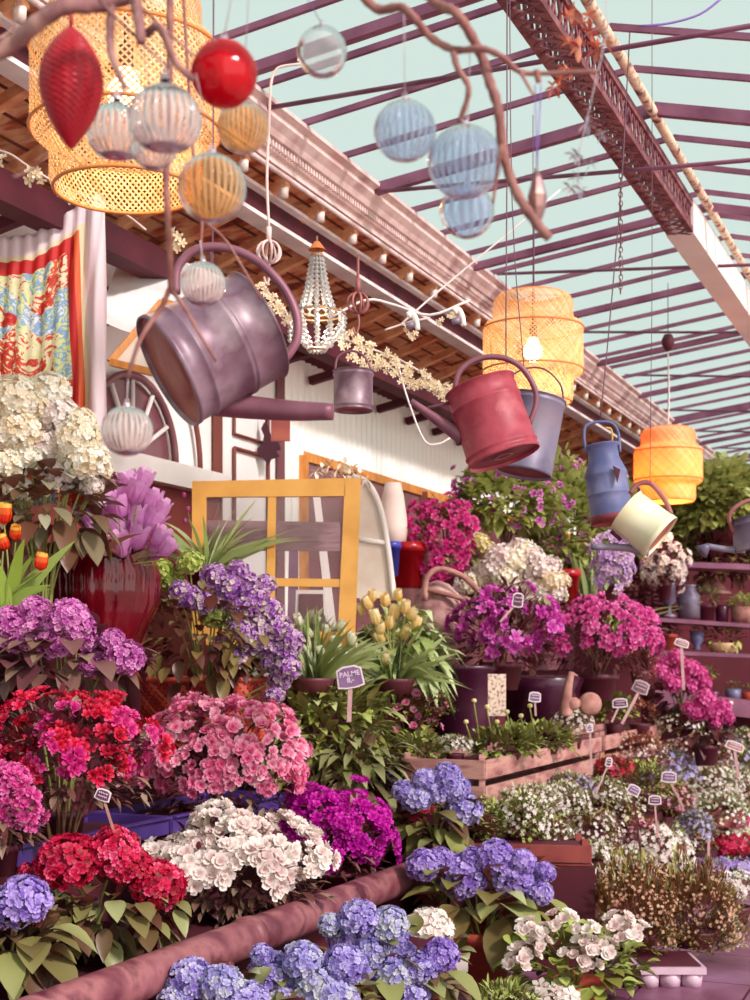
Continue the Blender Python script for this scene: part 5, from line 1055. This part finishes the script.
# shelves at the back
X = PX(700, 730, 12.6); sh = thing('shelf_unit', 'mauve shelf unit with pots against the back wall', 'shelf', Vector((X.loc.x, X.loc.y, 0))); zf = X.loc.z
M_shelf = mat('mauve_shelf', [(120, 66, 94), (146, 92, 118)], rough=.5, scale=5)
def SH(x0, y0, x1, y1, th_, dep, nm, m=M_shelf):
    b = MB(); z0 = X.p(0, y0).z+zf; z1 = X.p(0, y1).z+zf; q = [Vector((X.p(x0, 0).x, 0, z0)), Vector((X.p(x1, 0).x, 0, z1)), Vector((X.p(x1, 0).x, dep, z1)), Vector((X.p(x0, 0).x, dep, z0))]; b.prism(q, (0, 0, -th_)); return b.build(nm, m, sh, smooth=False)
SH(648, 617, 800, 627, .035, .4, 'shelf_board'); SH(650, 650, 800, 656, .035, .4, 'shelf_board'); SH(655, 689, 800, 706, .16, .55, 'drawer_front'); SH(640, 560, 800, 566, .05, .4, 'shelf_board')
b = MB(); b.beam((X.p(652, 0).x, .35, 0), (X.p(652, 0).x, .35, zf+X.p(0, 560).z), .05, .05, up=Vector((1, 0, 0))); b.build('shelf_post', M_dark, sh, smooth=False)
b = MB(); b.beam((X.p(652, 0).x, .38, zf*.6), (X.p(820, 0).x, .38, zf*.6), .03, zf*1.2); b.build('back_panel', M_dark2, sh, smooth=False)
b = MB(); b.lathe([(.001, .02), (.02, .015), (.02, -.01)], 12, Matrix.Translation((X.p(730, 0).x, -.02, X.p(0, 703).z+zf)) @ Matrix.Rotation(pi/2, 4, 'X')); b.build('knob', M_cap, sh)
def onshelf(name, label, cat, px, py, prof, m, plant=None, d=.16, sc_=1):
    x = PX(px, py, 12.6+d); t = thing(name, label, cat, x.loc); b = MB(); b.lathe([(max(.001, x.r(a)), x.r(z)) for a, z in prof], 20); b.build('body' if 'pot' not in name else 'pot', m, t)
    if plant:
        lm, rx, rz, zc, n, ls = plant; foliage(n, x.r(rx), x.r(rx)*.8, x.r(rz), (0, 0, x.r(zc)), ls, ls*.5, .2, random.Random(px), lump=.2).build('foliage', lm, t)
    return t
potp = [(0, 0), (6.5, 0), (8, 12), (9, 12), (9, 15), (8, 15), (7, 12), (0, 12)]
onshelf('goblet_urn', 'grey goblet shaped urn on the top shelf, far left', 'urn', 669, 618, [(0, 0), (7, 0), (7, 3), (2.5, 5), (2, 12), (7, 16), (6, 30), (9, 33), (9, 35), (0, 33)], M_grey)
onshelf('milk_churn', 'small grey galvanised churn on the top shelf', 'milk churn', 689, 618, [(0, 0), (11, 0), (11, 22), (7, 27), (6, 31), (8, 33), (0, 33)], M_grey)
onshelf('shelf_plant_pot', 'white flowered plant on the top shelf beside the churn', 'plant', 707, 620, potp, M_potdark, (LF_SG, 12, 9, 24, 160, .05))
onshelf('straw_hat', 'pale cone shaped hat like cover behind the white flowers', 'hat', 716, 612, [(0, 31), (5, 29), (12, 22), (17, 18), (0, 17)], M_stone, None, .3)
onshelf('glass_jar', 'dark purple jar on the top shelf', 'jar', 722, 622, [(0, 0), (6, 0), (6.5, 14), (5, 17), (0, 17)], M_urn)
t = onshelf('wooden_box_planter', 'pinkish wooden box planter at the right end of the top shelf', 'planter', 746, 625, [(0, 0), (14, 0), (15, 18), (0, 18)], M_stone, (LF_IV, 16, 7, 22, 200, .06))
onshelf('terracotta_pot', 'orange pot with dark sprigs on the second shelf', 'pot', 669, 650, [(a, z*1.05) for a, z in potp], M_terra, (LF_DK, 10, 9, 22, 120, .05))
onshelf('goblet_pot', 'blue grey goblet with moss on the second shelf', 'pot', 697, 650, [(0, 0), (5, 0), (2.5, 4), (6.5, 9), (7, 19), (0, 19)], mat('slate_blue', [(96, 96, 140), (130, 130, 160)], rough=.3), (leafmat('moss', []), 8, 3, 20, 160, .02))
onshelf('bowl_pot', 'pale bowl of yellow green succulents on the second shelf', 'pot', 723, 654, [(0, 0), (10, 0), (16, 9), (15, 11), (0, 10)], mat('pale_bowl', [(206, 170, 130), (226, 196, 150)]), (leafmat('lime_leaf', [(150, 160, 60), (196, 200, 90), (220, 216, 130)]), 17, 12, 16, 160, .07))
onshelf('terracotta_pot', 'orange pot with sprigs above the pink hydrangeas', 'pot', 705, 693, [(a*.95, z*1.1) for a, z in potp], M_terra, (LF_IV, 10, 5, 20, 100, .05))
onshelf('round_dish', 'dark low dish on the drawer top', 'dish', 712, 697, [(0, 0), (8, 0), (9, 6), (0, 6)], M_urn, None, .05)
onshelf('moss_pot', 'blue grey pot with a green moss ball, left of the two', 'pot', 733, 699, [(0, 0), (7, 0), (8, 10), (0, 10)], MATS['slate_blue'], (MATS['moss'], 8, 6, 12, 320, .018), .1)
onshelf('moss_pot', 'orange pot with a green moss ball at the right edge', 'pot', 750, 701, [(0, 0), (7, 0), (8, 9), (0, 9)], M_terra, (MATS['moss'], 8, 6, 11, 320, .018), .1)
# pink mophead hydrangeas
hydrangea('pink mophead hydrangea before the shelf, upper of two', [(664, 663, 9), (676, 657, 9), (661, 672, 9), (678, 671, 10), (690, 668, 10), (674, 684, 11), (691, 686, 10), (703, 682, 9), (700, 673, 8), (668, 678, 8), (684, 676, 9)], (680, 695, 26, 20), 10.5, raised(0, 735, 10.5), P_ORC, 31, nleaf=30, L=.12, n=60, leafm=LF_DK)
hydrangea('pink mophead hydrangea before the drawer, lower of two', [(705, 700, 12), (697, 712, 11), (712, 712, 13), (722, 708, 10), (727, 718, 8), (690, 708, 8), (715, 722, 8)], (706, 728, 24, 16), 9.6, raised(0, 765, 9.6), P_ORC, 32, nleaf=24, L=.12, n=60, leafm=LF_DK)

# ---------------- crates ----------------
M_crate = mat('crate_wood', [(140, 82, 84), (180, 124, 118), (204, 154, 142), (156, 98, 98)], rough=.75, scale=4, bump=.3, stretch=(1, 1, 4), detail=8)
M_crate2 = mat('red_crate_wood', [(116, 42, 46), (156, 72, 66)], rough=.7, scale=6, bump=.2)
def crate(label, u0, u1, v0, v1, z0, z1, m, rails=2, name='wooden_crate', B=B):
    t = thing(name, label, 'crate', B((u0+u1)/2, (v0+v1)/2, z0)); o = t.location.copy()
    h = (z1-z0); g = h/(rails*1.0); th = .015
    def bd(a, c, w_, hh, nm):
        b = MB(); b.beam(a-o, c-o, w_, hh); b.build(nm, m, t, smooth=False)
    for i in range(rails):
        z = z0+g*(i+.5); hh = g*.72
        bd(B(u0, v0, z), B(u1, v0, z), th, hh, 'side_slat'); bd(B(u0, v1, z), B(u1, v1, z), th, hh, 'side_slat'); bd(B(u0, v0, z), B(u0, v1, z), th, hh, 'end_slat'); bd(B(u1, v0, z), B(u1, v1, z), th, hh, 'end_slat')
    for u in (u0+.02, u1-.02):
        for v in (v0-.02, v1+.02):
            b = MB(); b.beam(B(u, v, z0)-o, B(u, v, z1+.01)-o, .03, .03, up=Vector((1, 0, 0))); b.build('corner_post', m, t, smooth=False)
    b = MB(); b.prism([B(u0, v0, z0)-o, B(u1, v0, z0)-o, B(u1, v1, z0)-o, B(u0, v1, z0)-o], (0, 0, .01)); b.build('crate_bottom', m, t, smooth=False)
    b = MB(); s_ = z0+h*.72; b.prism([B(u0+.03, v0-.03, s_)-o, B(u1-.03, v0-.03, s_)-o, B(u1-.03, v1+.03, s_)-o, B(u0+.03, v1+.03, s_)-o], (0, 0, .01)); b.build('soil', M_dk, t, smooth=False)
    return t
crate('near weathered wooden crate of green buttercup plants', 6.46, 8.75, -2.19, -2.62, .725, .98, M_crate)
crate('far weathered wooden crate behind the near one', 8.85, 10.6, -2.19, -2.62, .725, .98, M_crate)
def FR(u, v, z): return Vector((.40+u*.985, 6.55-u*.17-v, z))
crate('small reddish wooden crate on a low stand below the long crates', 0, .60, 0, -.26, .50, .61, M_crate2, 1, 'seedling_crate', B=FR)
b = MB(); b.prism([FR(-.05, .02, 0), FR(.62, .02, 0), FR(.62, -.26, 0), FR(-.05, -.26, 0)], (0, 0, .497)); o = b.build('crate_stand', M_dark, smooth=False); tag(o, 'dark block stand carrying the small reddish crate', 'stand')
for (u0, u1, lab) in ((6.6, 8.3, 'low reddish tray edge nearest along the tiled aisle'), (8.35, 10.4, 'low reddish tray edge second along the tiled aisle'), (10.45, 12.8, 'low reddish tray edge farthest along the tiled aisle')):
    crate(lab, u0, u1, -1.70, -1.85, .19, .29, M_crate2, 1, 'plant_tray')
b = None
mound('green ranunculus leaves in the near crate, left part', 505, 742, 32, 15, 2.3, LF_GR, None, nl=520, Y=7.3, ls=(.05, .025), base=.92)
mound('green ranunculus leaves in the near crate, middle part', 545, 738, 28, 14, 2.3, LF_GR, None, nl=420, Y=7.9, ls=(.05, .025), base=.92)
mound('whitish small flowered plant at the far end of the near crate', 572, 722, 20, 14, 2.3, LF_SG, P_WHITE, nf=160, Y=8.4, base=.92)
mound('pale silvery plant at the near left corner of the crate', 455, 744, 18, 8, 2.4, LF_SG, P_WHITE, nf=80, Y=7.2, base=.92)
mound('fresh green plant in the far crate beside the stone shell', 614, 708, 16, 12, 2.4, LF_GR, None, Y=9.4, nl=300, base=.92, ls=(.05, .03))
mound('rusty plants in the far crate behind the grey sign', 640, 712, 20, 12, 2.4, LF_RS, None, Y=9.9, nl=300, base=.92)
mound('green and white plants at the end of the far crate', 680, 724, 22, 12, 2.2, LF_GR, P_WHITE, nf=60, Y=10.4, nl=300, base=.9)
# ranunculus buds on curved stems
t = thing('ranunculus_buds', 'pale round buds on curved stems rising from the near crate', 'buds', at(500, 742, 7.25)); o_ = at(500, 742, 7.25)
for (x, y) in [(474, 701), (487, 707), (497, 722), (521, 716), (530, 706), (466, 722), (507, 712)]:
    b = MB(); p = at(x, y, 7.2)-o_; b.lathe([(.001, -.012), (.012, -.006), (.014, .004), (.008, .012), (.001, .013)], 12, Matrix.Translation(p)); b.build('bud', mat('pale_bud', [(206, 196, 130), (230, 216, 160)]), t)
    b = MB(); b.tube(bez([at(x+6, 745, 7.25)-o_, at(x+3, (y+745)/2, 7.2)-o_, p-Vector((0, 0, .012))], 4), .004, 5); b.build('stem', M_stemg, t)
# ---------------- bedding plants ----------------
BP = [
 # px, py, rx, ry, v, leaf, flower, nflow, fs, label
 (480, 820, 24, 18, 2.2, LF_GR, P_LIME, 60, .012, 'yellow green bedding plant at the left end of the reddish crate'),
 (522, 818, 26, 22, 2.0, LF_GR, P_WHITE, 160, .013, 'green and white bedding plant in the reddish crate beside the green one'),
 (528, 802, 34, 15, 2.05, LF_SG, P_WHITE, 300, .012, 'large whitish sage mound under the near wooden crate'),
 (562, 800, 26, 15, 2.0, LF_SG, P_WHITE, 200, .012, 'pale grey mound right of the largest whitish one'),
 (566, 784, 24, 9, 2.1, LF_SG, P_VIO, 90, .014, 'greyish mound with violet flecks below the crate side'),
 (545, 838, 26, 18, 1.92, LF_OL, P_CREAM, 220, .012, 'straw coloured mound right of the reddish crate'),
 (590, 835, 30, 22, 1.9, LF_OL, P_WHITE, 260, .012, 'cream flecked olive mound in the middle of the steps'),
 (592, 872, 30, 26, 1.85, LF_GR, P_WHITE, 420, .014, 'white green mound spilling toward the aisle, left of the signs'),
 (640, 838, 22, 16, 1.8, LF_RS, P_PINK, 160, .012, 'pinkish brown mound between the two thin black signs'),
 (655, 850, 34, 22, 1.72, LF_GR, P_WHITE, 460, .018, 'bright white flowered mound beside the tray edge'),
 (615, 808, 26, 18, 1.95, LF_OL, P_CREAM, 160, .012, 'olive yellow mound behind the thin black sign'),
 (600, 792, 24, 12, 2.0, LF_SG, P_WHITE, 160, .012, 'dusty pink white mound below the red flowers'),
 (645, 782, 30, 18, 1.95, LF_GR, None, 0, .012, 'fresh green leafy mound in the middle distance'),
 (610, 768, 20, 9, 2.1, LF_RS, P_RED, 60, .02, 'red and violet flowered clump below the crate'),
 (636, 750, 30, 14, 2.1, LF_RS, P_CREAM, 120, .01, 'golden rust coloured foliage in front of the far crate'),
 (668, 768, 26, 16, 1.95, LF_SG, P_BLUE, 300, .016, 'powder blue flowered mound in the middle distance'),
 (700, 752, 32, 18, 2.0, LF_RS, P_WHITE, 220, .011, 'dusty rose mound below the pink mopheads'),
 (705, 785, 34, 20, 1.8, LF_SG, P_WHITE, 340, .014, 'large white flecked mound right of the blue one'),
 (712, 815, 34, 24, 1.68, LF_SG, P_CREAM, 300, .012, 'large cream white mound behind the tray edge'),
 (695, 830, 16, 18, 1.66, LF_SG, P_BLUE, 200, .014, 'small powder blue plant hanging over the tray edge'),
 (740, 790, 22, 18, 1.72, LF_SG, P_WHITE, 220, .012, 'silvery mound at the right edge behind the tray'),
 (730, 760, 22, 15, 1.85, LF_GR, P_BLUE, 60, .014, 'green leafy mound near the blue flowers at the right'),
 (722, 742, 16, 8, 1.95, LF_SG, P_BLUE, 160, .015, 'blue flowers under the pale sign at the right edge'),
 (745, 742, 14, 10, 1.9, LF_SG, P_WHITE, 100, .015, 'whitish flowers at the right edge beside the pale sign'),
 (670, 800, 22, 14, 1.85, LF_OL, P_PINK, 140, .012, 'beige pink mound between the signs'),
 (755, 812, 18, 14, 1.62, LF_OL, P_HOT, 100, .014, 'olive mound with pink dots cut by the right edge'),
 (630, 868, 24, 16, 1.78, LF_SG, P_WHITE, 160, .014, 'grey green mound above the pinkish thyme bush'),
 (735, 888, 30, 16, 0, LF_GR, P_WHITE, 160, .016, 'white and green bedding plant beside the tiles'),
]
for i, (px, py, rx, ry, v, lm, fm, nf, fs, lab) in enumerate(BP):
    if v == 0: mound(lab, px, py, rx, ry, 1, lm, fm, nf=nf, fs=fs, seed=i+1, Y=7.6, base=.02)
    else: mound(lab, px, py, rx*1.1, ry*1.15, v, lm, fm, nf=int(nf*.95), fs=fs*.84, seed=i+1, nl=950, ls=(.028, .012))
mound('violet pansies at the right edge beside the aisle', 722, 868, 34, 9, 1, LF_GR, P_VIO, nf=160, fs=.022, Y=8.4, base=.03)
mound('dark red bedding flowers at the right edge beyond the violet ones', 738, 845, 30, 10, 1, LF_RS, P_REDH, nf=260, fs=.02, Y=9.6, base=.03)
mound('pink bedding flowers at the right edge beyond the red ones', 748, 826, 20, 10, 1, LF_RS, P_HOT, nf=260, fs=.02, Y=10.6, base=.03)
mound('strip of cream bedding flowers between the red and the pink ones', 745, 836, 24, 5, 1, LF_SG, P_CREAM, nf=220, fs=.02, Y=10.1, base=.03)
# big thyme bush on a white tray
mound('big wispy pinkish green bush on a white tray, left part', 632, 912, 46, 50, 1, LF_OL, pm('straw_petal', (206, 140, 120), (226, 176, 140), (236, 206, 166)), nf=700, fs=.008, nl=3400, Y=6.5, base=.10, ls=(.05, .010), up=.9)
mound('big wispy pinkish green bush on a white tray, right part', 694, 912, 46, 48, 1, LF_OL, MATS['straw_petal'], nf=520, fs=.008, nl=3400, Y=6.6, base=.10, ls=(.05, .010), up=.9)
mound('trailing white flecked plant at the right end of the tray', 722, 930, 18, 26, 1, LF_GR, P_WHITE, nf=160, fs=.013, nl=300, Y=6.7, base=.10)
X = PX(672, 988, 6.15); t = thing('seedling_tray', 'white plastic seedling tray under the big wispy bush', 'tray', Vector((X.loc.x, X.loc.y, 0.01))); M_pl = mat('white_plastic', [(206, 170, 190), (230, 200, 214)], rough=.4)
b = MB(); b.box((0, .16, .075), (.30, .34, .03)); b.build('tray_rim', M_pl, t, smooth=False)
b = MB(); b.box((0, .16, .094), (.26, .30, .006)); b.build('soil', M_dk, t, smooth=False)
for i in range(3):
    for j in range(3):
        b = MB(); b.lathe([(.001, 0), (.045, 0), (.05, .062), (.001, .062)], 16); b.build('cell', M_pl, t, loc=(-.095+i*.095, .045+j*.115, 0))

# ---------------- chalk signs ----------------
M_slate = mat('purple_slate', [(116, 84, 124), (140, 106, 146)], rough=.7, scale=12)
M_slated = mat('dark_slate', [(84, 40, 70), (104, 60, 90)], rough=.7, scale=12)
M_rimw = mat('sign_rim', [(226, 206, 214), (240, 226, 230)], rough=.5)
M_stake = mat('stake_wood', [(176, 130, 130), (206, 166, 164)])
M_chalk = mat('chalk', [(226, 206, 222)], rough=.9)
def text_mesh(s, size, m, parent, loc, rot):
    cu = bpy.data.curves.new('lettering', 'FONT'); cu.body = s; cu.size = size; cu.align_x = 'CENTER'; cu.align_y = 'CENTER'; cu.offset = size*.015; cu.extrude = .0004; cu.space_line = .85
    o = bpy.data.objects.new('lettering_source', cu); COL.objects.link(o); dg = bpy.context.evaluated_depsgraph_get(); me = bpy.data.meshes.new_from_object(o.evaluated_get(dg)); me.materials.clear(); me.materials.append(m)
    bpy.data.objects.remove(o); q = inst('chalk_writing', me, parent, loc); q.rotation_euler = rot; return q
def sign(label, px, py, w_, h_, Y, tilt, foot, slate=M_slate, text=None, stake=M_stake, sw=2.0, bw=1.4, yaw=0):
    X = PX(px, py, Y); t = thing('sign_stake', label, 'sign', X.loc); hw, hh = X.r(w_*.44), X.r(h_*.44)
    Mx = Matrix.Rotation(radians(yaw), 4, 'Z') @ Matrix.Rotation(radians(tilt), 4, 'Y')
    def outline(a, c, d): return [Mx @ Vector(p) for p in [(-a, d, -c*.85), (-a*.93, d, c*.7), (-a*.45, d, c*.98), (a*.45, d, c*.98), (a*.93, d, c*.7), (a, d, -c*.85), (a*.4, d, -c), (-a*.4, d, -c)]]
    b = MB(); b.prism(outline(hw, hh, 0), Mx @ Vector((0, .006, 0))); b.build('sign_board', M_rimw, t, smooth=False)
    k = X.r(bw); b = MB(); b.prism(outline(hw-k, hh-k, -.001), Mx @ Vector((0, -.0015, 0))); b.build('slate_face', slate, t, smooth=False)
    b = MB(); p0 = Mx @ Vector((0, .008, -hh*.3)); p1 = X.p(foot[0], foot[1], .01); b.beam(p0, p1, X.r(sw), .004, up=Vector((0, 1, 0))); b.build('stake', stake, t, smooth=False)
    if text: text_mesh(text, hh*.62, M_chalk, t, Mx @ Vector((0, -.0035, 0)), (Mx @ Matrix.Rotation(pi/2, 4, 'X')).to_euler())
    else:
        b = MB()
        for r_ in range(2):
            pts = [Mx @ Vector((-hw*.6+hw*1.2*i/9, -.0032, hh*(.3-.55*r_)+hh*.14*sin(i*2.7+r_*2+px))) for i in range(10)]; b.tube(pts, X.r(.45), 4)
        b.build('chalk_writing', M_chalk, t)
    return t
sign('large purple chalk sign with white rim among the leafy greens', 350, 677, 31, 26, 6.55, -10, (349, 722), text='PALME\n8,-', sw=4.5, bw=1.6)
sign('small dark slate sign in the lilac rhododendron', 518, 600, 13, 17, 7.4, 8, (500, 622), M_slated, sw=2)
sign('grey sign on a pale stake leaning over the far crate', 641, 687, 19, 15, 8.9, 22, (622, 724), M_greyw, sw=3, yaw=-20)
sign('dark slate sign lying low beside the grey sign', 620, 703, 18, 11, 8.7, -4, (612, 722), M_slated, sw=2)
sign('pale oval sign on a tall stake before the shelf unit', 682, 643, 17, 9, 9.0, 18, (684, 690), M_stone, sw=3)
sign('round dark sign with an orange spot at the near crate', 535, 697, 14, 12, 7.5, 5, (536, 716), M_slate, sw=2)
sign('small slate sign on a thin stake below the far crate', 609, 762, 8, 11, 7.6, 12, (596, 795), M_slated, sw=1.5)
sign('lilac sign on a stake before the powder blue flowers', 669, 777, 18, 13, 8.2, 4, (684, 808), M_slate, sw=2)
sign('tilted pale sign on a thin dark stake, left of two', 634, 790, 15, 12, 7.3, 28, (642, 862), M_slate, stake=M_dk, sw=1.8)
sign('small dark slate sign on a thin stake, right of two', 655, 800, 15, 11, 7.4, 2, (658, 838), M_slated, sw=1.8)
sign('pale curved sign on a tall stake at the right edge', 735, 746, 22, 10, 8.6, 20, (739, 778), M_stone, sw=3)
sign('small slate sign at the crate side with a white stake', 590, 728, 7, 10, 7.4, -8, (592, 775), M_slate, sw=2)
sign('small lilac sign lying by the violet pansies', 712, 883, 12, 8, 6.9, -30, (706, 858), M_slate, sw=2)
sign('tall white stake sign behind the tray edge', 709, 838, 3, 4, 7.6, 0, (709, 868), M_rimw, sw=2.4)
sign('dark sign on a thin stake before the deep red azalea', 103, 795, 18, 14, 4.55, 20, (114, 834), M_slated, stake=M_stone, sw=2.6)

dryleaves('crumpled garland of cream dried flowers lying on the yellow sash', [(316, 472), (322, 468), (330, 466), (338, 470), (345, 464), (352, 468), (360, 474), (326, 474), (334, 476), (349, 475), (366, 480), (342, 474)], 7.05, mat('cream_dried', [(214, 170, 140), (246, 232, 210), (252, 246, 232)], rough=.7, attr=True), 0.045, 'dried_flower_garland', 'garland', 9)
